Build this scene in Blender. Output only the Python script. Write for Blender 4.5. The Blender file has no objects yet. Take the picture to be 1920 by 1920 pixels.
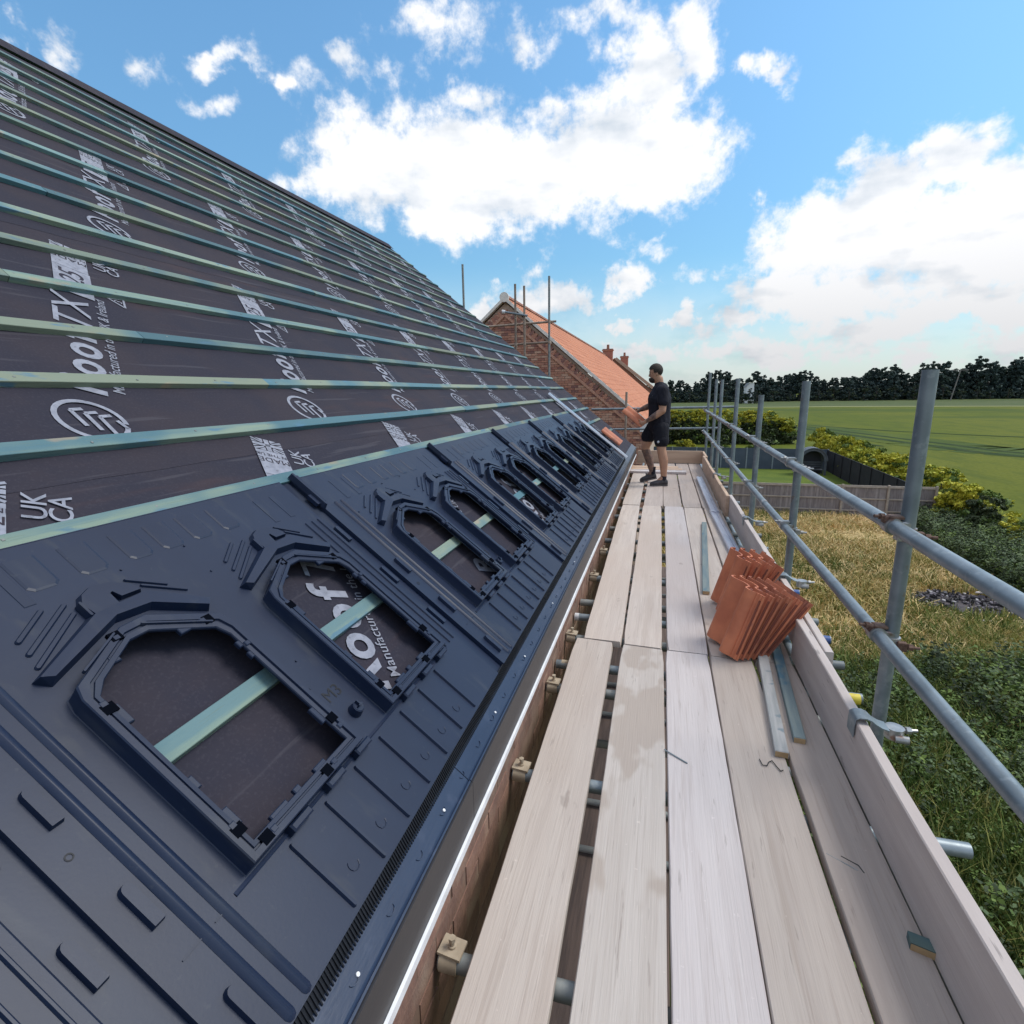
import bpy, bmesh, math, random
import numpy as np
from mathutils import Vector, Matrix
random.seed(7); rng = np.random.default_rng(7)
R = math.radians
S = bpy.context.scene
COL = S.collection

# ------------------------------------------------------------------ camera
cam = bpy.data.cameras.new('camera'); cam.sensor_width = 36; cam.lens = 1010/1920*36
cam.clip_start = 0.05; cam.clip_end = 3000
camo = bpy.data.objects.new('camera', cam); COL.objects.link(camo)
CR = Matrix(((0.963802, -0.043653, 0.263021), (0.266195, 0.213142, -0.940059), (-0.015024, 0.976046, 0.217047)))
camo.matrix_world = Matrix.Translation((0, 0, 1.41)) @ CR.to_4x4()
S.camera = camo

# ------------------------------------------------------------------ sky
SUN_EL, SUN_AZ = 54.0, 68.0     # azimuth from +Y towards +X
w = bpy.data.worlds.new('World'); S.world = w; w.use_nodes = True
wt = w.node_tree; wn = wt.nodes; wl = wt.links; wn.clear()
def N(t, tree=None, **k):
    n = (tree or wt).nodes.new(t)
    for a, b in k.items(): setattr(n, a, b)
    return n
def math_(op, a, b=None, tree=None, clamp=False, c=None):
    tr = tree or wt; n = tr.nodes.new('ShaderNodeMath'); n.operation = op; n.use_clamp = clamp
    for i, v in enumerate((a, b, c)):
        if v is None: continue
        if isinstance(v, (int, float)): n.inputs[i].default_value = v
        else: tr.links.new(v, n.inputs[i])
    return n.outputs[0]
sky = N('ShaderNodeTexSky'); sky.sky_type = 'NISHITA'; sky.sun_disc = False
sky.sun_elevation = R(SUN_EL); sky.sun_rotation = R(SUN_AZ); sky.altitude = 50; sky.air_density = 1.0; sky.dust_density = 0.6; sky.ozone_density = 2.0
tc = N('ShaderNodeTexCoord'); nrm = N('ShaderNodeVectorMath', operation='NORMALIZE'); wl.new(tc.outputs['Generated'], nrm.inputs[0])
sep = N('ShaderNodeSeparateXYZ'); wl.new(nrm.outputs[0], sep.inputs[0])
az = math_('ARCTAN2', sep.outputs[0], sep.outputs[1]); el = math_('ARCSINE', sep.outputs[2])
cmb = N('ShaderNodeCombineXYZ'); wl.new(az, cmb.inputs[0]); wl.new(el, cmb.inputs[1])
CL = [(-0.318,0.339,0.255,0.078,-0.04,1.0),(-0.115,0.354,0.175,0.076,-0.09,1.0),(-0.49,0.355,0.112,0.068,0.04,1.0),(-0.046,0.445,0.065,0.063,0.38,0.9),(0.012,0.475,0.048,0.042,-0.38,0.9),(0.019,0.356,0.064,0.055,-0.12,0.85),(-0.566,0.333,0.048,0.037,-0.08,0.8),(-0.346,0.284,0.117,0.043,-0.01,0.8),(-0.34,0.433,0.052,0.022,0.0,0.45),(0.191,0.214,0.078,0.047,0.24,0.9),(0.284,0.246,0.074,0.063,0.21,1.0),(0.368,0.286,0.056,0.047,-0.22,1.0),(0.431,0.219,0.056,0.057,-0.2,1.0),(0.359,0.181,0.15,0.052,-0.16,0.9),(0.175,0.152,0.087,0.025,-0.09,0.8),(0.423,0.126,0.078,0.031,-0.13,0.7),(0.307,0.096,0.174,0.027,-0.09,0.6),(0.459,0.056,0.079,0.021,-0.07,0.5),(0.189,0.072,0.16,0.025,-0.06,0.55),(0.378,0.032,0.159,0.021,-0.05,0.45),(0.027,0.071,0.125,0.025,-0.04,0.45),(0.14,0.108,0.076,0.021,-0.07,0.6),(-0.061,0.177,0.04,0.028,-0.37,0.75),(-0.077,0.114,0.032,0.019,-0.04,0.7),(-0.183,0.161,0.074,0.027,-0.19,0.7),(-0.244,0.141,0.075,0.037,-0.02,0.8),(-0.319,0.137,0.034,0.023,-0.01,0.7),(0.02,0.114,0.022,0.026,-0.05,0.55),(0.096,0.11,0.032,0.025,-0.06,0.55),(-0.709,0.445,0.059,0.016,0.34,0.55),(-0.718,0.396,0.043,0.014,0.08,0.45),(-0.529,0.469,0.027,0.017,-0.17,0.45),(-0.794,0.426,0.04,0.014,-0.21,0.3),(-0.908,0.41,0.025,0.026,-0.44,0.5),(-0.362,0.517,0.088,0.029,0.12,0.42),(-0.119,0.521,0.069,0.02,-0.09,0.5),(-0.24,0.495,0.047,0.021,-0.03,0.38),(-0.482,0.463,0.075,0.017,0.18,0.25),(0.121,0.428,0.032,0.014,-0.49,0.5),(-0.037,0.23,0.044,0.014,-0.23,0.4),(0.131,0.271,0.02,0.009,-0.13,0.4),(-0.225,0.208,0.035,0.017,0.45,0.35),(-0.613,0.444,0.017,0.009,0.12,0.35),(0.063,0.173,0.049,0.016,-0.08,0.4),(-.27,.335,.21,.062,0,1.15),(-.06,.335,.13,.060,0,1.1),(.30,.205,.12,.060,.12,1.1),(.40,.185,.14,.065,0,1.1),(.25,.135,.15,.035,0,.85),(.42,.10,.20,.030,0,.8),(.16,.055,.26,.026,0,.6),(-.06,.07,.14,.020,0,.45)]
wn1 = N('ShaderNodeTexNoise'); wn1.inputs['Scale'].default_value = 11; wn1.inputs['Detail'].default_value = 5; wn1.inputs['Roughness'].default_value = .62; wn1.inputs['Distortion'].default_value = .25
wl.new(nrm.outputs[0], wn1.inputs['Vector'])
warp = N('ShaderNodeVectorMath', operation='MULTIPLY_ADD'); wl.new(wn1.outputs['Color'], warp.inputs[0]); warp.inputs[1].default_value = (.14, .10, 0)
wofs = N('ShaderNodeVectorMath', operation='ADD'); wl.new(cmb.outputs[0], wofs.inputs[0]); wofs.inputs[1].default_value = (-.07, -.05, 0)
wl.new(wofs.outputs[0], warp.inputs[2])
F = None; G = None
for (a, e, ra, re, ro, k) in CL:
    if abs(ro) > .15:
        m = N('ShaderNodeMapping', vector_type='TEXTURE'); wl.new(warp.outputs[0], m.inputs['Vector'])
        m.inputs['Location'].default_value = (a, e, 0); m.inputs['Rotation'].default_value = (0, 0, ro); m.inputs['Scale'].default_value = (ra*1.2, re*1.22, 1)
    else:
        m = N('ShaderNodeVectorMath', operation='MULTIPLY_ADD'); wl.new(warp.outputs[0], m.inputs[0]); m.inputs[1].default_value = (1/(ra*1.2), 1/(re*1.22), 0); m.inputs[2].default_value = (-a/(ra*1.2), -e/(re*1.22), 0)
    ln = N('ShaderNodeVectorMath', operation='LENGTH'); wl.new(m.outputs[0], ln.inputs[0])
    v = math_('MULTIPLY_ADD', ln.outputs['Value'], -k, c=k)
    F = v if F is None else math_('SMOOTH_MAX', F, v, c=.12)
# the same scattered cumulus goes on all round and overhead
n4 = N('ShaderNodeTexNoise'); n4.inputs['Scale'].default_value = 2.6; n4.inputs['Detail'].default_value = 3; n4m = N('ShaderNodeMapping'); n4m.inputs['Scale'].default_value = (1, 1, 2.2); wl.new(nrm.outputs[0], n4m.inputs['Vector']); wl.new(n4m.outputs[0], n4.inputs['Vector'])
def srange(v, a, b):
    r = N('ShaderNodeMapRange', interpolation_type='SMOOTHSTEP'); wl.new(v, r.inputs['Value']); r.inputs['From Min'].default_value = a; r.inputs['From Max'].default_value = b; return r.outputs[0]
outv = math_('MAXIMUM', srange(math_('ABSOLUTE', math_('ADD', az, .22)), .80, .95), srange(el, .62, .72))
gen = math_('MULTIPLY', math_('MULTIPLY_ADD', n4.outputs['Fac'], 5.0, c=-2.2), outv)
F = math_('MAXIMUM', F, math_('SUBTRACT', gen, math_('MULTIPLY_ADD', outv, -2, c=2)))
n2 = N('ShaderNodeTexNoise'); n2.inputs['Scale'].default_value = 22; n2.inputs['Detail'].default_value = 7; n2.inputs['Roughness'].default_value = .62
wl.new(nrm.outputs[0], n2.inputs['Vector'])
dens = math_('ADD', F, math_('MULTIPLY_ADD', n2.outputs['Fac'], 1.5, c=-.76))
mask = N('ShaderNodeMapRange', interpolation_type='SMOOTHERSTEP'); wl.new(dens, mask.inputs['Value']); mask.inputs['From Min'].default_value = -.08; mask.inputs['From Max'].default_value = .52
# thin veil low over the horizon
veil = N('ShaderNodeMapRange', interpolation_type='SMOOTHSTEP'); wl.new(el, veil.inputs['Value']); veil.inputs['From Min'].default_value = .22; veil.inputs['From Max'].default_value = 0.0; veil.inputs['To Max'].default_value = .72
mk = math_('MAXIMUM', mask.outputs[0], math_('MULTIPLY', veil.outputs[0], math_('MULTIPLY_ADD', n2.outputs['Fac'], .8, c=.6), clamp=True))
# cloud tone: bright crowns, blue-grey bases
n3 = N('ShaderNodeTexNoise'); n3.inputs['Scale'].default_value = 7; n3.inputs['Detail'].default_value = 4; n3.inputs['Roughness'].default_value = .5
n3m = N('ShaderNodeMapping'); n3m.inputs['Scale'].default_value = (1, 1, 2.6); wl.new(nrm.outputs[0], n3m.inputs['Vector']); wl.new(n3m.outputs[0], n3.inputs['Vector'])
tone = N('ShaderNodeValToRGB'); wl.new(math_('ADD', n3.outputs['Fac'], math_('MULTIPLY', n2.outputs['Fac'], .22)), tone.inputs[0])
tone.color_ramp.elements[0].position = .40; tone.color_ramp.elements[0].color = (.40, .445, .50, 1)
tone.color_ramp.elements[1].position = .60; tone.color_ramp.elements[1].color = (.63, .635, .65, 1)
skm = N('ShaderNodeMix', data_type='RGBA', blend_type='MULTIPLY'); skm.inputs[0].default_value = 1.0
wl.new(sky.outputs[0], skm.inputs['A']); skm.inputs['B'].default_value = (.100*.83, .100*1.18, .100*1.22, 1)
mx = N('ShaderNodeMix', data_type='RGBA'); wl.new(mk, mx.inputs[0]); sg = N('ShaderNodeMapRange', interpolation_type='SMOOTHSTEP'); wl.new(el, sg.inputs['Value']); sg.inputs['From Min'].default_value = 0; sg.inputs['From Max'].default_value = .55; sg.inputs['To Min'].default_value = .66; sg.inputs['To Max'].default_value = 1.04
sg2 = N('ShaderNodeMix', data_type='RGBA', blend_type='MULTIPLY'); sg2.inputs[0].default_value = 1; wl.new(skm.outputs['Result'], sg2.inputs['A']); wl.new(sg.outputs[0], sg2.inputs['B'])
wl.new(sg2.outputs['Result'], mx.inputs['A']); hz = N('ShaderNodeMapRange', interpolation_type='SMOOTHSTEP'); wl.new(el, hz.inputs['Value']); hz.inputs['From Min'].default_value = 0; hz.inputs['From Max'].default_value = .26; hz.inputs['To Min'].default_value = .70; hz.inputs['To Max'].default_value = 1.0
tn = N('ShaderNodeMix', data_type='RGBA', blend_type='MULTIPLY'); tn.inputs[0].default_value = 1; wl.new(tone.outputs[0], tn.inputs['A']); wl.new(hz.outputs[0], tn.inputs['B']); wl.new(tn.outputs['Result'], mx.inputs['B'])
bg = N('ShaderNodeBackground'); wl.new(mx.outputs['Result'], bg.inputs['Color']); bg.inputs['Strength'].default_value = 1.0
wo = N('ShaderNodeOutputWorld'); wl.new(bg.outputs[0], wo.inputs['Surface'])

sun = bpy.data.lights.new('sun', 'SUN'); sun.energy = 1.5; sun.angle = R(24); sun.color = (1, .95, .87)
so = bpy.data.objects.new('sun', sun); COL.objects.link(so)
sd = Vector((math.sin(R(SUN_AZ))*math.cos(R(SUN_EL)), math.cos(R(SUN_AZ))*math.cos(R(SUN_EL)), math.sin(R(SUN_EL))))
so.rotation_euler = sd.to_track_quat('Z', 'Y').to_euler(); so.location = (0, 0, 30)
S.view_settings.view_transform = 'Standard'; S.view_settings.look = 'None'; S.view_settings.exposure = 0.75; S.view_settings.gamma = 1
S.render.engine = 'CYCLES'

# ------------------------------------------------------------------ materials
def mat(name, col, rough=.7, metal=0.0, var=None, scale=5.0, stretch=(1, 1, 1), bump=0.0, bscale=40.0, bstretch=None, spec=.5, objrand=0.0, objmix=None, detail=6, spots=None, lo=.35, hi=.65):
    """base colour mixed by noise between col and var; object random shifts brightness"""
    m = bpy.data.materials.new(name); m.use_nodes = True; t = m.node_tree; t.nodes.clear()
    o = t.nodes.new('ShaderNodeOutputMaterial'); b = t.nodes.new('ShaderNodeBsdfPrincipled'); t.links.new(b.outputs[0], o.inputs[0])
    b.inputs['Roughness'].default_value = rough; b.inputs['Metallic'].default_value = metal; b.inputs['Specular IOR Level'].default_value = spec
    co = t.nodes.new('ShaderNodeTexCoord'); oi = t.nodes.new('ShaderNodeObjectInfo')
    ad = t.nodes.new('ShaderNodeVectorMath'); ad.operation = 'MULTIPLY_ADD'
    t.links.new(oi.outputs['Random'], ad.inputs[0]); ad.inputs[1].default_value = (13.7, 7.1, 3.3); t.links.new(co.outputs['Object'], ad.inputs[2])
    def nz(sc, st, det=6, rg=.55):
        mp = t.nodes.new('ShaderNodeMapping'); mp.inputs['Scale'].default_value = st; t.links.new(ad.outputs[0], mp.inputs['Vector'])
        n = t.nodes.new('ShaderNodeTexNoise'); n.inputs['Scale'].default_value = sc; n.inputs['Detail'].default_value = min(det, 4); n.inputs['Roughness'].default_value = rg
        t.links.new(mp.outputs[0], n.inputs['Vector']); return n.outputs['Fac']
    def ramp(src, a, c):
        r = t.nodes.new('ShaderNodeMapRange'); r.interpolation_type = 'SMOOTHSTEP'; t.links.new(src, r.inputs['Value']); r.inputs['From Min'].default_value = a; r.inputs['From Max'].default_value = c; return r.outputs[0]
    def mix(f, a, c, mode='MIX'):
        x = t.nodes.new('ShaderNodeMix'); x.data_type = 'RGBA'; x.blend_type = mode
        if isinstance(f, (int, float)): x.inputs[0].default_value = f
        else: t.links.new(f, x.inputs[0])
        for s, v in (('A', a), ('B', c)):
            if isinstance(v, tuple): x.inputs[s].default_value = (*v, 1) if len(v) == 3 else v
            else: t.links.new(v, x.inputs[s])
        return x.outputs['Result']
    c = col
    if var is not None: c = mix(ramp(nz(scale, stretch, detail), lo, hi), col, var)
    if objmix: c = mix(ramp(math_('FRACT', math_('MULTIPLY', oi.outputs['Random'], 7.3, tree=t), tree=t), .25, .85), c, objmix)
    if spots:
        for (sc, sst, a, e, scol, amt) in spots:
            f = ramp(nz(sc, sst, 3), a, e); c = mix(math_('MULTIPLY', f, amt, tree=t), c, scol)
    if objrand:
        v = math_('MULTIPLY_ADD', oi.outputs['Random'], 2*objrand, c=1-objrand, tree=t)
        cc = t.nodes.new('ShaderNodeCombineColor'); [t.links.new(v, cc.inputs[i]) for i in range(3)]
        c = mix(1.0, c if not isinstance(c, tuple) else c, cc.outputs[0], 'MULTIPLY')
    if isinstance(c, tuple): b.inputs['Base Color'].default_value = (*c, 1)
    else: t.links.new(c, b.inputs['Base Color'])
    if bump:
        bp = t.nodes.new('ShaderNodeBump'); bp.inputs['Strength'].default_value = 1.0; bp.inputs['Distance'].default_value = bump
        t.links.new(nz(bscale, bstretch or stretch, 3, .6), bp.inputs['Height']); t.links.new(bp.outputs[0], b.inputs['Normal'])
    m['_'] = 1
    return m
M = {}
M['plastic'] = mat('tray_plastic', (.0075, .0150, .040), .44, var=(.010, .019, .047), scale=3, bump=.00012, bscale=140, spots=[(2.2, (1, 1, 1), .52, .75, (.016, .025, .050), .5), (18, (1, .3, 1), .60, .74, (.045, .05, .06), .3), (60, (1, 1, 1), .66, .74, (.04, .048, .065), .3), (7, (1, .25, 1), .62, .72, (.05, .058, .075), .35)], spec=.33)
M['plastic_black'] = mat('comb_plastic', (.007, .009, .014), .55, var=(.012, .014, .02), spec=.3, scale=12, bump=.0005, bscale=90)
M['strip'] = mat('eaves_strip_plastic', (.010, .022, .056), .36, var=(.016, .030, .068), scale=5, stretch=(.6, 3, 1), bump=.0004, spots=[(14, (1, 1, 1), .58, .72, (.04, .055, .10), .5)])
M['fascia'] = mat('fascia_black', (.022, .022, .027), .42, var=(.035, .033, .036), scale=3, stretch=(1, .3, 1), bump=.0004)
M['white'] = mat('white_upvc', (.78, .78, .80), .45, var=(.66, .66, .68), scale=14)
M['felt'] = mat('roof_membrane', (.028, .027, .041), .8, var=(.038, .032, .042), spec=.15, scale=2.2, bump=.0016, bscale=9, spots=[(3.5, (.35, 2.5, 1), .58, .75, (.058, .036, .040), .5), (9, (.12, 3, 1), .60, .68, (.085, .080, .095), .35), (120, (1, 1, 1), .5, .7, (.06, .055, .07), .3)])
M['pit'] = mat('painted_notch_shade', (.003, .004, .007), 1, spec=0)
M['print'] = mat('membrane_print', (.27, .28, .34), .8, var=(.20, .21, .26), scale=30, spots=[(60, (1, 1, 1), .6, .7, (.1, .1, .12), .5)])
def batten_mat():
    m = mat('treated_batten', (.105, .185, .20), .75, var=(.19, .255, .20), scale=4, stretch=(.5, 6, 6), bump=.0012, bscale=30, bstretch=(.4, 8, 8), objrand=.28, objmix=(.17, .20, .15), spots=[(1.3, (1, 1, 1), .45, .58, (.045, .125, .165), .9), (5, (1, 3, 3), .60, .70, (.06, .15, .23), .8), (40, (.15, 5, 5), .6, .7, (.12, .15, .10), .35), (3, (1, 2, 2), .66, .72, (.30, .22, .15), .6)])
    return m
M['batten'] = batten_mat()
M['batten_grey'] = mat('weathered_batten', (.32, .33, .33), .8, var=(.44, .43, .43), scale=6, stretch=(8, .6, 8), bump=.001, bscale=30, bstretch=(9, .5, 9), spots=[(12, (1, 1, 1), .55, .65, (.16, .22, .25), .8)])
M['batten_teal'] = mat('teal_batten', (.16, .215, .235), .8, var=(.22, .265, .26), scale=6, stretch=(8, .6, 8), bump=.001, bscale=30, bstretch=(9, .5, 9), spots=[(9, (1, .6, 1), .55, .66, (.05, .16, .24), .7)])
M['cutwood'] = mat('cut_end_wood', (.48, .33, .18), .8, var=(.38, .25, .13), scale=20)
def board(name, c1, c2, stain=0.0):
    sp = [(7, (14, .35, 1), .56, .66, (c1[0]*.74, c1[1]*.70, c1[2]*.68), .42), (26, (3, .25, 1), .65, .72, (.20, .16, .14), .35), (1.1, (1, .4, 1), .5, .7, (c1[0]*.86, c1[1]*.80, c1[2]*.76), .8), (9, (1, .55, 1), .69, .75, (.22, .17, .145), .35)]
    sp.append((38, (1, 1, 1), .70, .76, (min(c1[0]*1.3, .8), min(c1[1]*1.3, .75), min(c1[2]*1.3, .7)), .5)); sp.append((5, (2, .2, 1), .60, .68, (c1[0]*.8, c1[1]*.76, c1[2]*.73), .5))
    if stain: sp.append((3.0, (1.7, .8, 1), .50, .57, (c1[0]*.78, c1[1]*.73, c1[2]*.69), stain))
    return mat(name, c1, .82, var=c2, scale=3, stretch=(9, .5, 2), bump=.0016, bscale=14, bstretch=(12, .35, 3), objrand=.07, spots=sp)
M['board'] = board('scaffold_board_wood', (.53, .455, .405), (.48, .405, .36))
M['board_stain'] = board('stained_board_wood', (.53, .47, .43), (.49, .43, .39), .9)
M['board_pale'] = board('pale_board_wood', (.56, .505, .495), (.52, .465, .455))
M['board_brown'] = board('brown_board_wood', (.46, .385, .345), (.41, .34, .305))
M['toe'] = mat('toe_board_wood', (.54, .475, .45), .8, var=(.47, .405, .385), scale=3, stretch=(2, .5, 6), bump=.0014, bscale=14, bstretch=(3, .35, 12), objrand=.06, spots=[(20, (3, .3, 3), .66, .72, (.12, .10, .10), .5), (2, (1, 1, 1), .5, .7, (.52, .43, .37), .6)])
M['toe_warm'] = mat('end_board_wood', (.56, .40, .29), .8, var=(.48, .33, .24), scale=3, stretch=(.5, 2, 6), bump=.0014, bscale=14)
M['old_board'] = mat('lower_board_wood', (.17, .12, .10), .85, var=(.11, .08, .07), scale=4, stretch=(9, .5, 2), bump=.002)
M['galv'] = mat('galvanised_steel', (.25, .29, .32), .45, .45, var=(.19, .225, .25), scale=9, stretch=(1, 1, 1), bump=.0003, bscale=50, objrand=.12, spots=[(30, (1, 1, 1), .56, .66, (.33, .37, .39), .5), (5, (1, 1, 1), .60, .72, (.17, .19, .20), .5), (16, (1, 1, 1), .68, .74, (.20, .12, .07), .5)])
M['galv_dark'] = mat('dull_steel_tube', (.18, .20, .21), .55, .3, var=(.27, .28, .27), scale=8, bump=.0005, objrand=.2, spots=[(14, (1, 1, 1), .6, .7, (.14, .08, .05), .5)])
M['tube_brown'] = mat('dusty_brown_tube', (.26, .19, .15), .6, .2, var=(.34, .27, .22), scale=8, bump=.0004, objrand=.15)
M['in'] = mat('tube_inside', (.05, .05, .05), .9)
M['clamp'] = mat('coupler_steel', (.30, .31, .32), .4, .7, var=(.45, .45, .45), scale=20, spots=[(12, (1, 1, 1), .55, .65, (.20, .09, .05), .8)])
M['rust'] = mat('rusty_bolt', (.10, .052, .040), .75, .3, var=(.19, .12, .09), scale=60, bump=.0008, bscale=120)
M['fitting'] = mat('cream_dusty_fitting', (.47, .39, .29), .75, .1, var=(.36, .29, .21), scale=20, bump=.0008)
M['yellow'] = mat('yellow_tape_paint', (.68, .55, .06), .5, var=(.55, .42, .04), scale=20)
M['blue'] = mat('blue_tape', (.04, .10, .30), .4, var=(.03, .07, .22), scale=20)
M['brick'] = [mat('brick_%d' % i, c, .88, var=v, scale=16, bump=.003, bscale=60) for i, (c, v) in enumerate([((.46, .22, .15), (.38, .18, .13)), ((.52, .28, .20), (.42, .22, .16)), ((.38, .17, .12), (.30, .13, .10)), ((.56, .35, .26), (.47, .28, .21)), ((.20, .095, .085), (.26, .13, .11))])]
M['mortar'] = mat('mortar', (.50, .38, .31), .9, var=(.42, .32, .26), scale=20, bump=.002)
M['wallbrick'] = mat('dirty_brick', (.27, .15, .11), .88, var=(.20, .11, .085), scale=9, stretch=(1, 2, 1), bump=.003, bscale=50, objrand=.3, spots=[(3, (1, 1, 1), .52, .68, (.34, .24, .18), .7)])
M['terracotta'] = mat('clay_tile', (.60, .20, .10), .6, var=(.47, .145, .075), scale=6, bump=.0012, bscale=70, objrand=.20, spots=[(5, (1, 1, 1), .56, .68, (.24, .10, .085), .7), (18, (1, .4, 1), .62, .72, (.50, .25, .16), .4)])
M['tile_inner'] = mat('dark_tile_nib', (.24, .075, .05), .7)
M['newtile'] = mat('orange_roof_tiles', (.50, .19, .095), .75, var=(.44, .155, .075), scale=1.2, stretch=(1, .5, 1), bump=.004, bscale=24, spots=[(9, (1, 1, 1), .55, .7, (.55, .24, .13), .6)])
M['ridgetile'] = mat('ridge_tile', (.38, .16, .10), .8, var=(.30, .14, .10), scale=6, objrand=.2)
M['verge'] = mat('verge_mortar', (.80, .74, .70), .85, var=(.68, .62, .58), scale=8)
M['alu'] = mat('bare_aluminium', (.62, .66, .74), .28, .75, var=(.52, .56, .64), scale=3, stretch=(5, .4, 2))
M['alu2'] = mat('white_film_trim', (.60, .60, .68), .3, .35, var=(.48, .48, .56), scale=5, stretch=(6, .5, 2), objrand=.05)
M['skin'] = mat('skin', (.46, .25, .16), .55, var=(.40, .21, .135), scale=9)
M['tattoo'] = mat('tattooed_skin', (.24, .14, .10), .6, var=(.12, .075, .065), scale=26)
M['hair'] = mat('dark_hair', (.022, .015, .012), .8, var=(.035, .024, .018), scale=60, bump=.002, bscale=200)
M['cloth'] = mat('black_cotton', (.013, .013, .020), .9, var=(.022, .022, .032), scale=9, stretch=(1, 1, .5), bump=.022, bscale=11, bstretch=(1, 1, .55), spec=.25)
M['cloth2'] = mat('black_shorts_cloth', (.010, .010, .016), .85, var=(.015, .015, .022), scale=6, bump=.022, bscale=12, bstretch=(1, 1, .6), spec=.25)
M['shoe'] = mat('dark_grey_shoe', (.045, .042, .048), .8, var=(.07, .065, .07), scale=40, bump=.001)
M['sole'] = mat('shoe_sole', (.10, .09, .09), .8)
M['eye'] = mat('eye', (.05, .04, .03), .3)
M['badge'] = mat('pale_badge', (.45, .45, .48), .7)
M['fencewood'] = mat('fence_boards', (.26, .23, .235), .9, var=(.19, .165, .17), scale=2.5, stretch=(5, 5, .6), bump=.003, spots=[(3, (4, 1, .5), .55, .7, (.33, .29, .28), .7)])
M['fencepost'] = mat('fence_concrete_post', (.42, .36, .31), .9, var=(.34, .29, .25), scale=6)
M['bluefence'] = mat('blue_grey_fence', (.075, .10, .145), .7, var=(.06, .085, .125), scale=2, objrand=.08)
M['bluepost'] = mat('grey_fence_post', (.25, .29, .34), .8, var=(.2, .24, .28), scale=3)
M['mesh'] = mat('black_screen', (.012, .014, .02), .9, var=(.02, .022, .03), scale=2)
M['arbour'] = mat('grey_painted_timber', (.10, .115, .14), .6, var=(.08, .09, .11), scale=4)
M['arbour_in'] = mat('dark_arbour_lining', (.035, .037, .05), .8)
M['pole'] = mat('pole_wood', (.20, .18, .17), .9)
def leaf(name, c1, c2, c3=None, sc=.6):
    m = mat(name, c1, .7, var=c2, scale=sc, detail=3, objrand=.15, spots=[(sc*4, (1, 1, 1), .45, .6, c3, .7)] if c3 else None, spec=.3)
    return m
M['pine'] = leaf('hazy_pine_needles', (.034, .056, .054), (.050, .076, .056), (.026, .043, .046), .15)  # distance haze mixed into the needle colour
M['pine2'] = leaf('broad_leaves', (.030, .045, .022), (.042, .060, .028), None, .2)
M['bark'] = mat('bark', (.06, .05, .042), .9)
M['yleaf'] = leaf('golden_and_lit_leaves', (.42, .40, .035), (.20, .26, .035), (.52, .46, .04), 1.0)
M['dleaf'] = leaf('hedge_leaves', (.045, .065, .025), (.03, .045, .02), None, .8)
M['weed'] = leaf('weed_leaves', (.095, .150, .030), (.055, .095, .024), (.15, .21, .04), .5)
M['bluegreen'] = leaf('nettle_leaves', (.095, .140, .055), (.065, .10, .045), (.14, .19, .08), .5)
M['straw'] = leaf('dry_grass', (.72, .52, .25), (.56, .42, .16), (.80, .62, .34), .35)
M['strawgreen'] = leaf('greening_grass', (.28, .27, .07), (.18, .21, .05), (.40, .34, .12), .4)

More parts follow.
